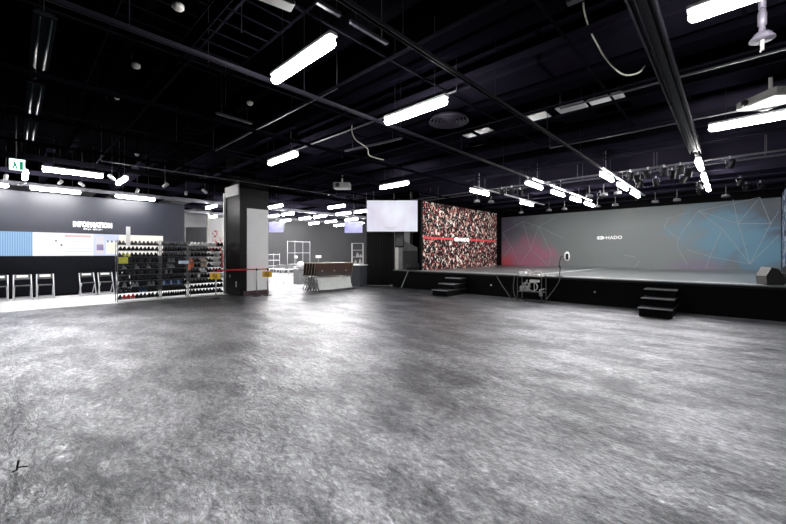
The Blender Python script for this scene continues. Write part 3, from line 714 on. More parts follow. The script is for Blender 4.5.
def pal_right(r, k):
    if r == 0: return 'white' if k < 8 else 'black'
    if r in (3, 4, 5) and k in (3, 4): return 'beige' if r < 5 else 'white'
    if r in (3, 4) and k == 0: return 'orange'
    if r == 1 and k in (6, 9): return 'red'
    if r in (2, 3, 4, 5) and k in (7, 8): return 'white' if r != 5 else 'red'
    if r == 6 and k in (2, 3, 4, 5, 9): return 'white' if k in (2, 9) else 'black'
    return random.choice(['black']*8+['dark grey'])
RY = [at_X(p, 300, -13.65)[0] for p in (117.5, 160.2, 161.6, 188.6, 190.2, 224.3)]
rack('left', -13.8, RY[0], RY[1], 0, palette=pal_left)
rack('middle', -13.8, RY[2], RY[3], 0, palette=pal_mid)
rack('right', -13.8, RY[4], min(RY[5], 5.40), 0, palette=pal_right, white_rows=(6, 7, 8))
# rack tags and signs
def plate(name, label, px0, px1, py0, py1, X, m, cat='sign'):
    ya, za = at_X(px0, py0, X); yb, zb_ = at_X(px1, py1, X)
    return tag(MB().box(X, X+.012, ya, yb, min(za, zb_), max(za, zb_)).build(name, m), label, cat)
plate('rack_sign', 'tall narrow white sign standing on top of the left shoe rack', 126, 130.3, 226.5, 245.2, -13.645, M_white)
plate('rack_sign', 'round yellow-green tag on the left end of the left shoe rack', 118.5, 128, 257.2, 263.5, -13.645, mat('lime_tag', (.45, .45, .05), .5))
plate('rack_sign', 'pale blue tag near the top right of the middle shoe rack', 178.5, 188.5, 260.8, 263.6, -13.645, mat('pale_blue_tag', (.6, .75, .9), .5))
plate('rack_sign', 'orange tag strip on the post between middle and right shoe racks', 188.2, 190.3, 262.5, 270, -13.645, mat('orange_tag', (.75, .2, .06), .5))
plate('rack_sign', 'white tag on the right shoe rack, upper of three', 210.5, 219.5, 251.6, 254.2, -13.645, M_white)
plate('rack_sign', 'white tag on the right shoe rack, middle of three', 210.5, 219.5, 257.0, 259.2, -13.645, M_white)
plate('rack_sign', 'white tag on the right shoe rack, lowest of three', 211, 220, 262.2, 265.0, -13.645, M_white)
plate('rack_sign', 'narrow red tag strip at the right end of the right shoe rack', 221, 222.8, 252, 268, -13.645, mat('red_tag', (.6, .06, .05), .5))

# ------------------------------------------------------------ barrier
def bpost(label, x, y, sign):
    t = thing('barrier_post', label, 'barrier post', (x, y, 0), 0, None)
    MB().lathe([(.15, .003), (.15, .012), (.06, .028), (.02, .035)], 24).build('base', M_blackgloss, t, True)
    MB().cyl((0, 0, .03), (0, 0, .90), .022, n=14).build('pole', M_steel, t, True)
    MB().lathe([(.032, .90), (.034, .92), (.034, .97), (.02, .98)], 16).build('belt_cassette', M_blackgloss, t, True)
    if sign:
        s = thing('barrier_sign', sign, 'sign', (x, y, .65), YAW-.15+PI*0)
        MB().bbox(-.19, .19, -.045, -.03, .0, .215, .004).build('plate', M_yellow, s)
        r = MB()
        pts = [(math.cos(a)*.072, -.050, .107+math.sin(a)*.072) for a in [2*PI*k/20 for k in range(21)]]
        r.tube(pts, .009, 6).tube([(-.05, -.05, .157), (.05, -.05, .057)], .009, 6)
        r.build('prohibition_ring', mat('dark_sign_ink', (.14, .06, .02), .5), s)
        MB().box(-.01, .01, -.03, .02, .05, .17).build('clip', M_blackgloss, s)
bpost('belt barrier post with yellow sign before the right shoe rack', -12.48, 4.60, 'yellow prohibition sign on the post before the shoe racks')
bpost('plain belt barrier post in front of the pillar\'s white panel', -12.15, 5.85, None)
bpost('belt barrier post with yellow sign at the white panel\'s right edge', -12.12, 6.25, 'yellow prohibition sign on the post at the white panel\'s edge')
def belt(label, p0, p1):
    p0, p1 = Vector(p0), Vector(p1); d = (p1-p0); n_ = Vector((-d.y, d.x, 0)).normalized()*.002; b = MB()
    vs = []
    for q in (p0, p1):
        for s, z in ((-1, .92), (1, .92), (1, .965), (-1, .965)): vs.append((q.x+n_.x*s, q.y+n_.y*s, z))
    b._add(vs, [(0, 1, 2, 3), (4, 5, 6, 7), (0, 1, 5, 4), (1, 2, 6, 5), (2, 3, 7, 6), (3, 0, 4, 7)])
    return tag(b.build('barrier_belt', M_red), label, 'belt')
belt('long red barrier belt running from shoe racks to the pillar', (-12.46, 4.635, 0), (-12.165, 5.815, 0))
belt('short red barrier belt between the two posts at the white panel', (-12.145, 5.885, 0), (-12.125, 6.215, 0))

# ------------------------------------------------------------ nested flip-top tables
M_wood = mat('walnut_underside', (.055, .020, .011), .5, scale=3, var=.3)
M_edgeb = mat('beige_edging', (.40, .33, .25), .5)
def flip_table():
    t = thing('folding_table', 'x', 'table', (0, 0, 0), 0, 'nested flip-top tables')
    R = Matrix.Translation((0, 0, .86)) @ Matrix.Rotation(.24, 4, 'Y')
    MB().bbox(-.012, .014, -.88, .88, -.26, .26, .004, R=R).build('table_top', mat('dark_laminate', (.03, .022, .02), .4), t)
    us = MB().bbox(.0145, .020, -.86, .86, -.10, .245, .002, R=R).build('underside', M_wood, t)
    e = MB()
    for s in (-1, 1): e.bbox(-.014, .016, .881*s-.006, .881*s+.006, -.265, .265, .002, R=R)
    for s in (-1, 1): e.bbox(-.014, .016, -.885, .885, .265*s-.006, .265*s+.006, .002, R=R)
    e.build('edging', M_edgeb, t)
    for s in (-1, 1):
        y = .80*s
        l = MB().tube([(.03, y, .74), (.06, y, .60), (-.02, y, .42), (.02, y, .22), (.20, y, .09)], .02, 8)
        l.tube([(-.02, y, .42), (-.10, y, .20), (-.22, y, .09)], .018, 8).cyl((-.22, y, .09), (.20, y, .09), .014)
        lg = l.build('leg', M_chrome, t, True)
        for x in (-.22, .20): MB().cyl((x, y-.012, .036), (x, y+.012, .036), .034, n=12).cyl((x, y, .04), (x, y, .09), .01).build('caster', M_blackgloss, lg)
    MB().cyl((.0, -.8, .44), (.0, .8, .44), .014).build('cross_bar', M_blackgloss, t)
    R2 = Matrix.Translation((.06, 0, .30)) @ Matrix.Rotation(-.30, 4, 'Y')
    MB().bbox(-.006, .006, -.76, .76, -.23, .25, .003, R=R2).build('modesty_panel', mat('grey_white_panel', (.50, .52, .50), .5), t)
    for s in (-.55, .0, .55): MB().cyl(R @ Vector((.02, s, -.05)), R @ Vector((.045, s, -.05)), .02, n=10).build('latch', M_offwhite, us)
    return t
ft = None
for k in range(5):
    lab = ['frontmost of the nested dark folding tables, white lower panel showing', 'second nested folding table counted from the front', 'third nested folding table counted from the front', 'fourth nested folding table, next to last', 'rearmost of the nested folding tables, against the lobby'][k]
    p = (-11.78-.19*k, 8.95-.0*k, 0)
    if ft is None: ft = flip_table(); o = ft; o.location = p; o.rotation_euler.z = -.12
    else: o = dup(ft, p, -.12)
    o['label'] = lab

# counter at end of lobby
t = thing('counter', 'dark grey counter block with white top right of the folding tables', 'counter', (-12.75, 10.9, 0), math.radians(20))
MB().bbox(-.45, .45, -.35, .35, 0.004, .95, .01).build('body', mat('counter_grey', (.045, .05, .06), .5), t)
MB().bbox(-.48, .48, -.38, .38, .95, .985, .008).build('top', M_white, t)
x, y, z = lx(362, 265, 16.5)
t = thing('display_shelf', 'white display shelf with small goods on the dark counter', 'shelf', (-12.70, 11.0, .986), math.radians(40))
for s in (-.26, .26): MB().bbox(s-.012, s+.012, -.12, .12, 0.001, 1.0, .003).build('upright', M_white, t)
for z in (.02, .34, .66, .98): MB().bbox(-.25, .25, -.12, .12, z, z+.02, .003).build('shelf_board', M_white, t)
for k, (a, z, h_) in enumerate(((-.1, .045, .18), (.12, .045, .22), (.0, .365, .2), (.15, .365, .12))):
    q = Matrix.Rotation(math.radians(40), 3, 'Z') @ Vector((a, 0, 0))
    tag(MB().lathe([(.05, 0), (.065, .02), (.06, h_*.6), (.025, h_*.8), (.025, h_)], 12).build('white_goods', M_offwhite, None, True, loc=(-12.70+q.x, 11.0+q.y, .986+z-.003)), 'small white jar-like good on the counter display, %s' % ['lower left', 'lower right', 'upper left', 'upper right'][k], 'goods')

# ------------------------------------------------------------ lobby furniture
def wire_shelf(name, label, x, y, rz, wd, dp, h_, zs, m):
    t = thing(name, label, 'shelf', (x, y, .002), rz)
    for sx in (-dp/2, dp/2):
        for sy in (-wd/2, wd/2): MB().cyl((sx, sy, .002), (sx, sy, h_), .013, n=8).build('post', m, t, True)
    for z in zs:
        b = MB().box(-dp/2, dp/2, -wd/2, -wd/2+.03, z-.03, z).box(-dp/2, dp/2, wd/2-.03, wd/2, z-.03, z).box(-dp/2, -dp/2+.03, -wd/2, wd/2, z-.03, z).box(dp/2-.03, dp/2, -wd/2, wd/2, z-.03, z)
        k = -wd/2+.08
        while k < wd/2: b.box(-dp/2, dp/2, k, k+.012, z-.02, z-.008); k += .1
        b.build('wire_shelf', m, t)
    return t
M_wh2 = mat('white_tube', (.7, .7, .72), .4)
xx, yy, _ = lx(299, 0, 20.3)
wire_shelf('wire_shelving', 'tall empty chrome wire shelving in the lobby before the grey wall', xx, yy, .35, 1.35, .5, 2.2, (2.18, 1.55, .92, .3), M_wh2)
xx, yy, _ = lx(270, 0, 22)
wire_shelf('wire_shelving', 'low white wire shelving just right of the pillar', xx, yy, .3, 1.1, .5, 1.5, (1.45, 1.1, .75, .3), M_wh2)
def ltable(label, px, D, rz, L=1.5, W=.6):
    x, y, _ = lx(px, 0, D)
    t = thing('lobby_table', label, 'table', (x, y, .002), rz)
    MB().bbox(-W/2, W/2, -L/2, L/2, .69, .72, .008).build('table_top', M_white, t)
    for sx in (-W/2+.05, W/2-.05):
        for sy in (-L/2+.05, L/2-.05): MB().cyl((sx, sy, .003), (sx, sy, .69), .016, n=8).build('leg', M_wh2, t, True)
    return x, y
for px, D, lab in ((276, 19.0, 'white table in the lobby nearest the pillar'), (290, 18.2, 'white table in the lobby left of the folding tables'), (300, 21.5, 'white table standing behind the tall wire shelving')):
    ltable(lab, px, D, .3)
for px, D, dz, m, lab, s in ((281, 19.2, .722, M_grey, 'grey box on the white table nearest the pillar', .16), (289, 18.3, .722, M_grey, 'grey box on the white table left of the folding tables', .13)):
    x, y, _ = lx(px, 0, D); tag(MB().bbox(-s, s, -s*1.3, s*1.3, 0, .18, .01).build('box', m, loc=(x, y, dz)), lab, 'box')
x, y, _ = lx(300.5, 0, 17.6)
tag(MB().lathe([(.08, 0), (.15, .05), (.19, .16), (.19, .2), (.15, .31), (.08, .36), (.02, .375)], 16).build('white_bucket', M_white, None, True, loc=(x, y, .75)), 'round white bundle beside the folding tables\' left end', 'bundle')
tag(MB().bbox(-.25, .25, -.25, .25, 0.003, .746, .01).build('pedestal', M_grey, loc=(x, y, .002)), 'pedestal under the round white bundle beside the folding tables', 'pedestal')
# signs on stands in the lobby
for px, py, D, lab, wd in ((318.5, 256.6, 21, 'small white sign on a thin stand above the folding tables', .34), (296, 257, 23.2, 'small tilted white sign on a stand seen through the wire shelving', .2)):
    x, y, z = lx(px, py, D); t = thing('sign_stand', lab, 'sign', (x, y, .002), YAW)
    MB().bbox(-wd/2, wd/2, -.01, .01, z-.08, z+.08, .008).build('plate', M_white, t)
    MB().cyl((0, .02, .02), (0, .02, z), .012).build('pole', M_steel, t); MB().lathe([(.15, .002), (.15, .01), (.03, .025)], 18).build('base', M_steel, t)
# televisions
M_tv = mat_screen('tv_picture', (.42, .40, .85), (.70, .70, 1.0), .95, (1, 1, 1))
for px0, px1, py0, py1, D, lab in ((268.5, 283.8, 222, 232.5, 24, 'hanging television just right of the pillar\'s white panel'), (344.5, 362.5, 221.5, 232.8, 22.5, 'hanging television left of the big white screen')):
    pm = (px0+px1)/2; x, y, z1_ = lx(pm, py0, D-3); _, _, z0_ = lx(pm, py1, D-3); wd = (px1-px0)*(D-3)/358
    t = thing('television', lab, 'television', (x, y, z0_), YAW-.1)
    MB().box(-wd/2, wd/2, -.012, 0, 0, z1_-z0_).build('display', M_tv, t); MB().bbox(-wd/2-.03, wd/2+.03, .001, .06, -.03, z1_-z0_+.03, .008).build('bezel', M_blackgloss, t)
    MB().cyl((0, .04, z1_-z0_), (0, .04, 5.0-z0_), .02).build('ceiling_pole', M_wire, t)
# distant corridor: partition, white wall with print
x, y, _ = lx(196, 0, 19)
t = thing('grey_partition', 'low grey partition at the end of the passage behind the shoe racks', 'partition', (x, y, 0), YAW)
MB().bbox(-.55, .55, 0, .08, .004, 2.9, .01).build('panel', mat('partition_grey', (.12, .12, .13), .5), t)
x, y, _ = lx(216, 0, 19.5)
t = thing('white_partition', 'white partition with a red and white crowd print left of the pillar', 'partition', (x, y, 0), YAW)
MB().bbox(-.55, .62, 0, .1, .004, 3.45, .01).build('panel', M_white, t)
MB().cyl((-.40, -.08, .004), (-.40, -.08, 3.6), .09, n=16).build('column', M_offwhite, t, True)
t2 = MB().box(-.2, .58, -.012, -.001, 1.2, 2.75)
m_ = mat_crowd('crowd_print_small', [(0, (.8, .78, .78)), (.45, (.5, .05, .06)), (.6, (.85, .8, .78)), (.8, (.6, .2, .2)), (.9, (.1, .03, .03)), (.95, (.9, .9, .9))], 1.6, along='X')
t2.build('crowd_print', m_, t)

# ------------------------------------------------------------ ceiling lamps
def lamp_proto(m, L=1.25):
    t = thing('tube_lamp', 'x', 'lamp', (0, 0, 3.70))
    MB().bbox(-L/2, L/2, -.05, .05, .035, .085, .01).build('housing', M_housing, t)
    b = MB(); n_ = 10
    xs = [(-L/2+.01, .35), (-L/2+.03, .85), (-L/2+.06, 1), (L/2-.06, 1), (L/2-.03, .85), (L/2-.01, .35)]
    vs = []
    for x, k in xs:
        for i in range(n_): a = 2*PI*i/n_; vs.append((x, .058*k*math.cos(a), -.018+.050*k*math.sin(a)))
    fs = [(k*n_+i, k*n_+n_+i, k*n_+n_+(i+1) % n_, k*n_+(i+1) % n_) for k in range(len(xs)-1) for i in range(n_)]
    fs += [tuple(range(n_)), tuple(range(len(vs)-n_, len(vs)))]
    b._add(vs, fs); b.build('diffuser', m, t, True)
    for s in (-.4, .4): MB().cyl((s, 0, .08), (s, 0, 1.30), .005, n=6).build('hanger_rod', M_rod, t)
    return t
LP = lamp_proto(M_tube); LL = lamp_proto(M_tubel); LS = lamp_proto(M_tubes)
used = {'a': False, 'b': False, 's': False}
def lamp(kind, x, y, z, rz, label, group=None):
    src = {'a': LP, 'b': LL, 's': LS}[kind]
    if not used[kind]:
        used[kind] = True; src.location = (x, y, z); src.rotation_euler = (0, 0, rz); src['label'] = label; o = src
    else: o = dup(src, (x, y, z), rz, label)
    if group: o['group'] = group
    elif 'group' in o.keys(): del o['group']
    return o
lamp('a', -3.59, 2.25, 3.7, 0, 'largest lit tube lamp, hanging upper left of the photo\'s centre')
lamp('a', -3.58, 4.25, 3.7, 0, 'lit tube lamp beside the round ceiling vent')
lamp('a', -7.55, 4.25, 3.7, 0, 'lit tube lamp high above the pillar\'s right side')
lamp('a', -7.9, 8.38, 3.7, 0, 'lit tube lamp just above the big hanging white screen')
lamp('a', .32, 8.38, 3.7, 0, 'lit tube lamp under the white ceiling projector at far right')
lamp('a', .32, 4.30, 3.7, 0, 'lit tube lamp cut by the photo\'s top right corner')
nm = {-4.65: 'row over the stage\'s left third', -2.6: 'row over the stage steps\' centre', -.6: 'rightmost row over the stage', -6.55: 'short row near the crowd mural'}
for x, ys in ((-4.65, (11.5, 13.65, 15.7, 17.6)), (-2.6, (11.65, 13.7, 15.8)), (-.6, (11.6, 13.75, 15.8)), (-6.55, (11.45, 15.5, 13.6))):
    xx = {-4.65: -4.62, -2.6: -2.6, -.6: -.58, -6.55: -6.55}[x]
    for k, y in enumerate(ys):
        if x == -6.55 and k == 2: continue
        lamp('s', xx, y, 3.70, PI/2, 'lit tube lamp, %s from the front in the %s' % (ORDN[k], nm[x]), 'stage lamps')
# lobby and information area
for x, y, rz, lab in ((-12.95, 1.1, PI/2, 'long lit tube lamp above the information wall, uppermost left'), (-16.4, .95, PI/2, 'lit tube lamp at the top of the information wall, left one'),
                      (-16.4, 3.15, PI/2, 'lit tube lamp at the top of the information wall, right one'), (-13.4, 2.22, 0, 'short-looking lit tube lamp between the two information wall lamps'),
                      (-16.4, -.75, PI/2, 'lit tube lamp at the information wall cut by the photo\'s left edge'), (-14.45, .2, 0, 'bright tube lamp beside the green exit sign')):
    lamp('b', x, y, 3.62 if x < -16 else 3.7, rz, lab)
lob = [(-13.45, 10.35), (-15.5, 12.4), (-17.9, 10.4), (-19.5, 10.4), (-19.3, 12.4), (-17.7, 12.4), (-17.8, 14.9), (-13.9, 12.4), (-15.45, 8.35), (-21.6, 12.4), (-20.0, 14.9), (-22.0, 14.9), (-15.6, 14.9), (-19.8, 17.2), (-17.6, 17.2), (-22.0, 17.2), (-21.6, 10.4), (-17.8, 6.35), (-22.5, 8.1), (-20.5, 8.3)]
rows = {6.35: 'above the passage behind the shoe racks', 8.1: 'at the passage\'s far end', 8.3: 'at the passage\'s middle', 8.35: 'just right of the pillar', 10.35: 'nearest the camera in the lobby', 10.4: 'in the lobby\'s front row', 12.4: 'in the lobby\'s second row', 14.9: 'in the lobby\'s third row', 17.2: 'in the lobby\'s rearmost row'}
cnt = {}
for x, y in sorted(lob, key=lambda p: (p[1], -p[0])):
    k = cnt.get(y, 0); cnt[y] = k+1
    multi = sum(1 for q in lob if q[1] == y) > 1
    lamp('b', x, y, 3.7, 0, 'lit tube lamp %s%s' % (rows[y], ', %s from the right' % ORDN[k] if multi else ''), 'lobby lamps')

# unlit fittings along Y = .18
def dead(label, x0, x1, y, z=3.72):
    t = thing('unlit_fitting', label, 'light fitting', ((x0+x1)/2, y, z)); L = x1-x0
    MB().prism([(-.085, .06), (-.05, .09), (.05, .09), (.085, .06), (.085, .045), (-.085, .045)], 'x', -L/2, L/2).build('housing', mat('fitting_grey', (.02, .022, .026), .6, spec=0), t)
    for s in (-.04, .04): MB().cyl((-L/2+.03, s, .03), (L/2-.03, s, .03), .013, n=8).build('tube', mat('unlit_glass', (.012, .022, .024), .45, spec=.2), t, True)
    for s in (-.4, .4): MB().cyl((s, 0, .1), (s, 0, 1.28), .005, n=6).build('hanger_rod', M_rod, t)
dead('unlit ceiling fitting at upper left, nearest the camera', -6.15, -4.75, .20)
dead('unlit ceiling fitting at upper left, middle of three', -8.2, -6.75, .20)
dead('unlit ceiling fitting at upper left, above the exit sign', -10.1, -8.75, .20)

# exit sign
t = thing('exit_sign', 'small glowing green and white exit sign hanging at far left', 'sign', (-12.9, .02, 3.55), 0)
MB().bbox(-.03, .03, -.13, .16, 0, .30, .006).build('box', M_housing, t)
MB().box(.0301, .034, -.115, .145, .015, .285).build('lit_face', mat('exit_lit', (.75, 1, .88), .4, emit=3, ecol=(.72, 1, .9)), t)
p = MB(); p.cbox(.036, -.03, .20, .004, .04, .04); p.cbox(.036, -.02, .14, .004, .05, .08); p.cbox(.036, -.05, .08, .004, .03, .07); p.cbox(.036, .01, .08, .004, .03, .07); p.box(.034, .038, .06, .12, .03, .24)
p.build('running_figure', mat('exit_green', (.02, .45, .2), .5, emit=.35, ecol=(.05, .7, .35)), t)
MB().cyl((0, .0, .3), (0, .0, 1.45), .01).build('hanger_rod', M_steel, t)

# projectors
def projector(label, x, y, z, rz, w_, d_, h_):
    t = thing('projector', label, 'projector', (x, y, z), rz)
    bo = MB().bbox(-w_/2, w_/2, -d_/2, d_/2, 0, h_, .02).build('body', mat('projector_white', (.36, .36, .35), .45), t)
    MB().cyl((-w_*.22, -d_/2-.03, h_*.5), (-w_*.22, -d_/2+.01, h_*.5), h_*.36, n=18).build('lens', M_blackgloss, t, True)
    b = MB()
    for k in range(6): b.box(w_/2, w_/2+.003, -d_*.3+k*d_*.1, -d_*.3+k*d_*.1+.015, h_*.3, h_*.75)
    b.build('vent_slots', M_grey, bo)
    MB().cyl((0, 0, h_), (0, 0, 5.0-z), .025).cyl((0, 0, h_), (0, 0, h_+.03), .09, n=14).build('ceiling_mount', M_offwhite, t)
projector('large white ceiling projector at the photo\'s right edge', .44, 8.15, 3.85, -.84, .64, .50, .14)
projector('small white ceiling projector above the folding tables', -10.0, 7.95, 3.78, .75, .58, .44, .2)

# pendant sprinkler-like dome
t = thing('pendant_dome', 'translucent white dome fitting hanging near the top right corner', 'ceiling fitting', (.22, 5.15, 3.54))
MB().lathe([(.098, .10), (.095, .115), (.06, .165), (.026, .19), (.022, .24), (.034, .25), (.034, .36), (.022, .42)], 24).build('dome', mat('milky_plastic', (.16, .15, .19), .3), t, True)
MB().cyl((0, 0, .0), (0, 0, .12), .015, n=12).cyl((-.012, 0, -.02), (-.012, 0, .0), .006).build('probe', M_offwhite, t, True)
MB().cyl((0, 0, .42), (0, 0, .638), .03).build('stem', mat('milky_plastic', (1, 1, 1)), t, True)
# vent
t = thing('round_ceiling_vent', 'round ceiling air diffuser of concentric rings beside the second tube lamp', 'vent', (-4.0, 5.80, 4.05))
for k, r in enumerate((.37, .30, .23, .16, .09)):
    MB().lathe([(r-.035, .07), (r, .0), (r+.012, .006), (r-.02, .08), (r-.035, .07)], 32, caps=False).build('ring', mat('vent_grey', (.03, .027, .04), .5, spec=.2), t, True)
MB().cyl((0, 0, .075), (0, 0, .12), .34, n=28).build('back_plate', M_beamdk, t, True)
# added metal sheets standing in for light patches between the beams
k = 0
for px0, px1, py, wy, nmz in ((529, 546, 117, .34, 'leftmost of the upper strip'), (561, 582, 108, .34, 'middle of the upper strip'), (594, 618, 99, .3, 'right of the upper strip'), (538, 560, 126, .36, 'leftmost of the lower strip'), (600, 626, 108, .36, 'middle of the lower strip'), (466, 474, 136, .3, 'far left, outer one'), (478, 490, 131, .3, 'far left, inner one'), (470, 482, 144, .3, 'far left, lower one'), (488, 498, 139, .3, 'far left, lower right one')):
    dx, dy = ray((px0+px1)/2); D = 358*2.75/(253.5-py); x, y = dx*D, dy*D
    wx = (px1-px0)*D/358/.8
    t = thing('added_reflector', 'added pale metal reflector over the room centre, '+nmz, 'added reflector', (x, y, 4.22), 0, 'added ceiling reflectors')
    MB().bbox(-wx/2, wx/2, -wy/2, wy/2, .03, .05, .005).build('sheet', M_reflector, t); 
    for sx in (-1, 1): MB().cyl((sx*wx*.35, 0, .05), (sx*wx*.35, 0, .78), .005, n=5).build('hanger_rod', M_rod, t)
# cable trays
def tray(label, p0, p1, wd, z, m=M_beamdk, step=.3):
    t = thing('cable_tray', label, 'cable tray', (p0[0], p0[1], z)); d = Vector((p1[0]-p0[0], p1[1]-p0[1], 0)); L = d.length; d.normalize(); n_ = Vector((-d.y, d.x, 0))
    b = MB(); k = .1
    for s in (-1, 1):
        a = n_*s*wd/2; b.tube([tuple(a), tuple(a+d*L)], .018, 4)
    while k < L: b.cyl(tuple(n_*wd/2+d*k), tuple(-n_*wd/2+d*k), .010, n=4); k += step
    b.build('ladder_frame', m, t)
    for k in (.3, L/2, L-.3): MB().cyl(tuple(d*k), tuple(d*k+Vector((0, 0, 5.0-z))), .005, n=5).build('hanger_rod', M_rod, t)
M_tray = mat('grey_tray', (.005, .0045, .007), .6, .0, spec=.0)
tray('ladder cable tray directly above the largest tube lamp', (-5.3, 1.75), (-2.7, 1.75), .6, 3.98, M_tray, .25)
tray('dark ladder cable tray along the ceiling at upper left', (-3.9, 1.15), (-8.6, 1.15), .7, 4.3, M_tray, .3)
tray('dark ladder cable tray running towards the information area', (-6.3, 2.6), (-12.6, 2.6), .35, 4.1, M_tray, .35)
tray('dark ladder cable tray passing over the folding tables', (-9.5, 4.6), (-9.5, 12.4), .4, 4.1, M_tray, .35)
# white unlit plate and short bars near the first lamp
def pbar(name, label, cat, p0, p1, z, wd, m, top=5.0):
    a = Vector(px3(p0[0], p0[1], z)); b_ = Vector(px3(p1[0], p1[1], z)); L = (b_-a).length; an = math.atan2(b_.y-a.y, b_.x-a.x); c = (a+b_)/2
    t = thing(name, label, cat, (c.x, c.y, z), an)
    MB().bbox(-L/2, L/2, -wd/2, wd/2, 0, .04, .006).build('body', m, t)
    for s_ in (-.35, .35): MB().cyl((s_*L, 0, .04), (s_*L, 0, top-z), .006, n=5).build('hanger_rod', M_rod, t)
def px3(px, py, z):
    dx, dy = ray(px); D = 358*(z-1.5)/(253.5-py); return (dx*D, dy*D, z)
pbar('unlit_fitting', 'pale unlit fitting strip at the top edge left of the largest lamp', 'light fitting', (250, -8), (293, 9), 3.80, .13, mat('pale_fitting', (.20, .20, .20), .4))
pbar('ceiling_bar', 'short violet-grey bar right of the largest lamp, lower one', 'bar', (350, 23), (387, 45), 3.9, .045, mat('bar_grey', (.04, .036, .055), .5))
pbar('ceiling_bar', 'short violet-grey bar right of the largest lamp, upper one', 'bar', (316, 3), (340, 17), 3.9, .045, mat('bar_grey', (1, 1, 1)))
pbar('ceiling_bar', 'short grey bar in the dark ceiling left of the third lamp', 'bar', (216, 114), (252, 124.5), 4.0, .05, mat('bar_grey', (1, 1, 1)))
pbar('ceiling_bar', 'dim bar at the top edge above the looped cable', 'bar', (567, 5), (584, -2), 3.9, .08, mat('bar_grey', (1, 1, 1)))
pbar('ceiling_bar', 'long violet bar below the wide duct near the photo centre', 'bar', (345, 152), (402, 139), 3.95, .05, mat('bar_grey', (1, 1, 1)), 4.183)
# small white spotlights over the information area
M_tsp = mat('white_spot', (.2, .2, .205), .4)
for k, (px, py) in enumerate(((6, 176), (22, 182), (60, 181), (82, 183), (112, 176), (137, 190), (165, 184), (186, 192), (205, 190))):
    x, y, z = px3(px, py, 3.75); t = thing('track_spotlight', 'small white spotlight hanging over the information area, %s from the left' % ORDN[k], 'spotlight', (x, y, 3.78), k*1.3, 'information area spotlights')
    MB().lathe([(.03, -.12), (.045, -.10), (.05, .06), (.03, .08)], 12, R=Matrix.Rotation(.9, 3, 'Y'), c=(.03, 0, -.06)).build('can', M_tsp, t, True)
    MB().cyl((0, 0, -.04), (0, 0, 1.22), .006, n=6).build('stem', M_rod, t)
# bare pipe
for (x0, y0, x1, y1, z, lab) in ((-8.2, 4.85, -3.2, 4.85, 4.1, 'thin conduit pipe crossing just before the wide air duct'), (-9.8, 3.55, -4.6, 3.55, 4.15, 'thin conduit pipe above the third tube lamp'), (-2.2, 6.6, 1.45, 6.6, 4.05, 'thin pale conduit behind the hanging dome fitting'), (-12.35, 1.6, -12.35, 9.5, 4.0, 'long conduit pipe along the lobby ceiling edge'), (-3.2, 8.9, 1.45, 8.9, 4.05, 'thin pale conduit above the lamp at far right')):
    tag(MB().cyl((x0, y0, z), (x1, y1, z), .016, n=6).cyl((x0, y0, z), (x0, y0, 5.0), .006, n=5).cyl((x1, y1, z), (x1-.001, y1, 5.0), .006, n=5).build('conduit', mat('conduit_grey', (.06, .058, .07), .45)), lab, 'pipe')
# loose white cable from ceiling upper right
def px3(px, py, z):
    dx, dy = ray(px); D = 358*(z-1.5)/(253.5-py); return (dx*D, dy*D, z)
def cpts(l, D): return [lx(a, b, D) for a, b in l]
cable('hanging_cable', 'long white cable dangling in a loop at the top right', cpts([(583, -8), (584, 10), (590, 30), (597, 44), (604, 56), (614, 68), (625, 75), (638, 73), (645, 66)], 4.45), .010, M_whitewire)
cable('hanging_cable', 'dim grey cable dangling beside the white looped one', cpts([(592, -6), (588, 8), (579, 24), (569, 40)], 5.0), .007, M_cab)
cable('hanging_cable', 'short white cable dangling under the wide air duct', cpts([(352, 125.2), (352, 132), (356, 140), (367, 148), (369, 155), (376, 158), (384, 160)], 7.5), .010, M_whitewire)
# round detectors
for k, (px, py, r, lab) in enumerate(((178, 3, .06, 'round pale ceiling detector at the top edge, left part'), (136, 63, .055, 'round pale ceiling detector in the dark upper left ceiling'), (250, 101, .05, 'round pale ceiling detector left of the third tube lamp'), (117, 95, .04, 'dim round ceiling detector in the left ceiling'), (137, 153, .05, 'small bright detector above the information lettering'))):
    x, y, z = px3(px, py, 4.2); t = thing('detector', lab, 'detector', (x, y, 4.15))
    MB().lathe([(.01, -.03), (r*.7, -.02), (r, .0), (r, .03)], 16).build('dome', M_offwhite, t, True); MB().cyl((0, 0, .03), (0, 0, .85), .012).build('stem', M_beamdk, t)

# ------------------------------------------------------------ stage spotlights
def disc_head():
    t = thing('round_downlight', 'x', 'stage light', (0, 0, 0), 0, 'round stage lights')
    MB().lathe([(.05, .10), (.10, .09), (.125, .01), (.12, .0), (.0, .004)], 20).build('head', mat('dull_lamp_face', (.06, .06, .065), .5, spec=.2), t, True)
    MB().cyl((0, 0, .09), (0, 0, .42), .012).build('stem', M_wire, t); return t
dh = disc_head(); first = True
disc = [((521, 213.2), 17.3), ((549, 211), 17.3), ((564.4, 210.3), 17.3), ((597.3, 207), 17.3), ((615.3, 206), 17.3), ((655.3, 202.5), 17.3), ((677, 201), 17.3), ((725.8, 196.8), 17.3),
        ((589.4, 196.7), 14.0), ((603.7, 196.7), 14.0), ((617.8, 193.6), 14.0), ((477, 200.3), 12.4), ((491, 199.6), 12.95)]
for k, ((px, py), Y) in enumerate(disc):
    x, z = at_Y(px, py, Y); lab = 'round grey downlight over the stage, %s' % (('%s from the left in the rear row' % ORDN[k]) if k < 8 else ('%s from the left in the middle row' % ORDN[k-8] if k < 11 else ('above the crowd mural, left one', 'above the crowd mural, right one')[k-11]))
    z = 3.50
    x = ray(px)[0]*Y/ray(px)[1]
    if k == 0: dh.location = (x, Y, z); o = dh
    else: o = dup(dh, (x, Y, z))
    o['label'] = lab
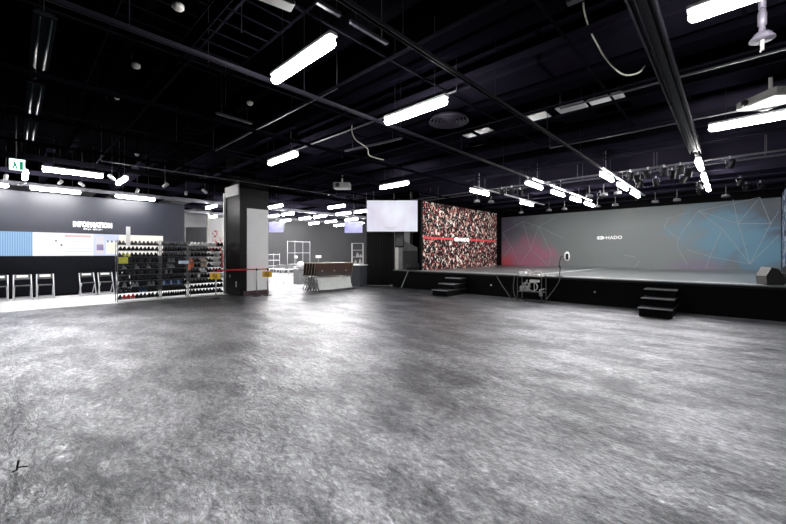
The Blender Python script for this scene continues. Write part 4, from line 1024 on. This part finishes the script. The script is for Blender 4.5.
def par_head():
    t = thing('spotlight', 'x', 'stage light', (0, 0, 0), 0, 'stage spotlights')
    R = Matrix.Rotation(.6, 3, 'X')
    MB().lathe([(.055, .24), (.07, .2), (.085, .05), (.10, .0), (.098, -.01), (.01, -.008)], 16, R=R, c=(0, 0, -.30)).build('can', mat('matt_black_can', (.0025, .0025, .003), .6, spec=.05), t, True)
    MB().tube([(-.10, 0, -.22), (-.12, 0, -.08), (-.05, 0, -.02), (.05, 0, -.02), (.12, 0, -.08), (.10, 0, -.22)], .012, 6).build('yoke', mat('dull_alu2', (.06, .06, .06), .4, .5), t, True)
    MB().cbox(0, 0, .0, .05, .06, .07).build('clamp', M_steel, t)
    MB().lathe([(.075, 0), (.07, .006), (.0, .01)], 14, R=R @ Matrix.Rotation(PI, 3, 'X'), c=(0, .004, -.308)).build('lens', mat('dim_lens', (.2, .2, .2), .2, .3), t, True)
    return t
ph = par_head(); f1 = True; k = 0
for Y, pxs in ((12.4, (612, 630, 648, 664, 680)), (12.95, (520, 638, 672, 688)), (14.0, (640, 656, 682, 560)), (15.8, (572, 600, 700, 740)), (17.3, (638, 700, 746, 760)), (12.4, (502, 512, 540, 730))):
    for i, px in enumerate(pxs):
        x = ray(px)[0]*Y/ray(px)[1]
        lab = 'black stage spotlight, %s in the pipe row %.0f metres from the camera side' % (ORDN[k % 10], Y)
        rn = {12.4: 'front', 12.95: 'second', 14.0: 'middle', 15.8: 'fourth', 17.3: 'rear'}[Y]
        allp = sorted(p for YY, pp in ((12.4, (612, 630, 648, 664, 680, 502, 512, 540, 730)), (12.95, (520, 638, 672, 688)), (14.0, (640, 656, 682, 560)), (15.8, (572, 600, 700, 740)), (17.3, (638, 700, 746, 760))) if YY == Y for p in pp)
        lab = 'black stage spotlight, %s from the left on the %s pipe' % (ORDN[allp.index(px)], rn)
        if f1: ph.location = (x, Y, 3.93); o = ph; f1 = False; ph.scale = (.85, .85, .85)
        else: o = dup(ph, (x, Y, 3.93), random.uniform(-1, 1))
        o['label'] = lab; k += 1
ph.rotation_euler.z = .4

# small hook on the floor at lower left
x, y, _ = (lambda D: (ray(17)[0]*D, ray(17)[1]*D, 0))(2.45)
t = tag(MB().tube([(-.03, 0, .006), (0, 0, .02), (.004, 0, .05), (.012, 0, .085)], .006, 8).tube([(.0, 0, .035), (.03, .01, .036), (.055, .015, .034)], .004, 8).build('floor_hook', M_blackgloss, None, True, loc=(x, y, 0)), 'small black bent hook sticking up from the floor at lower left', 'hook')
t.rotation_euler.z = YAW
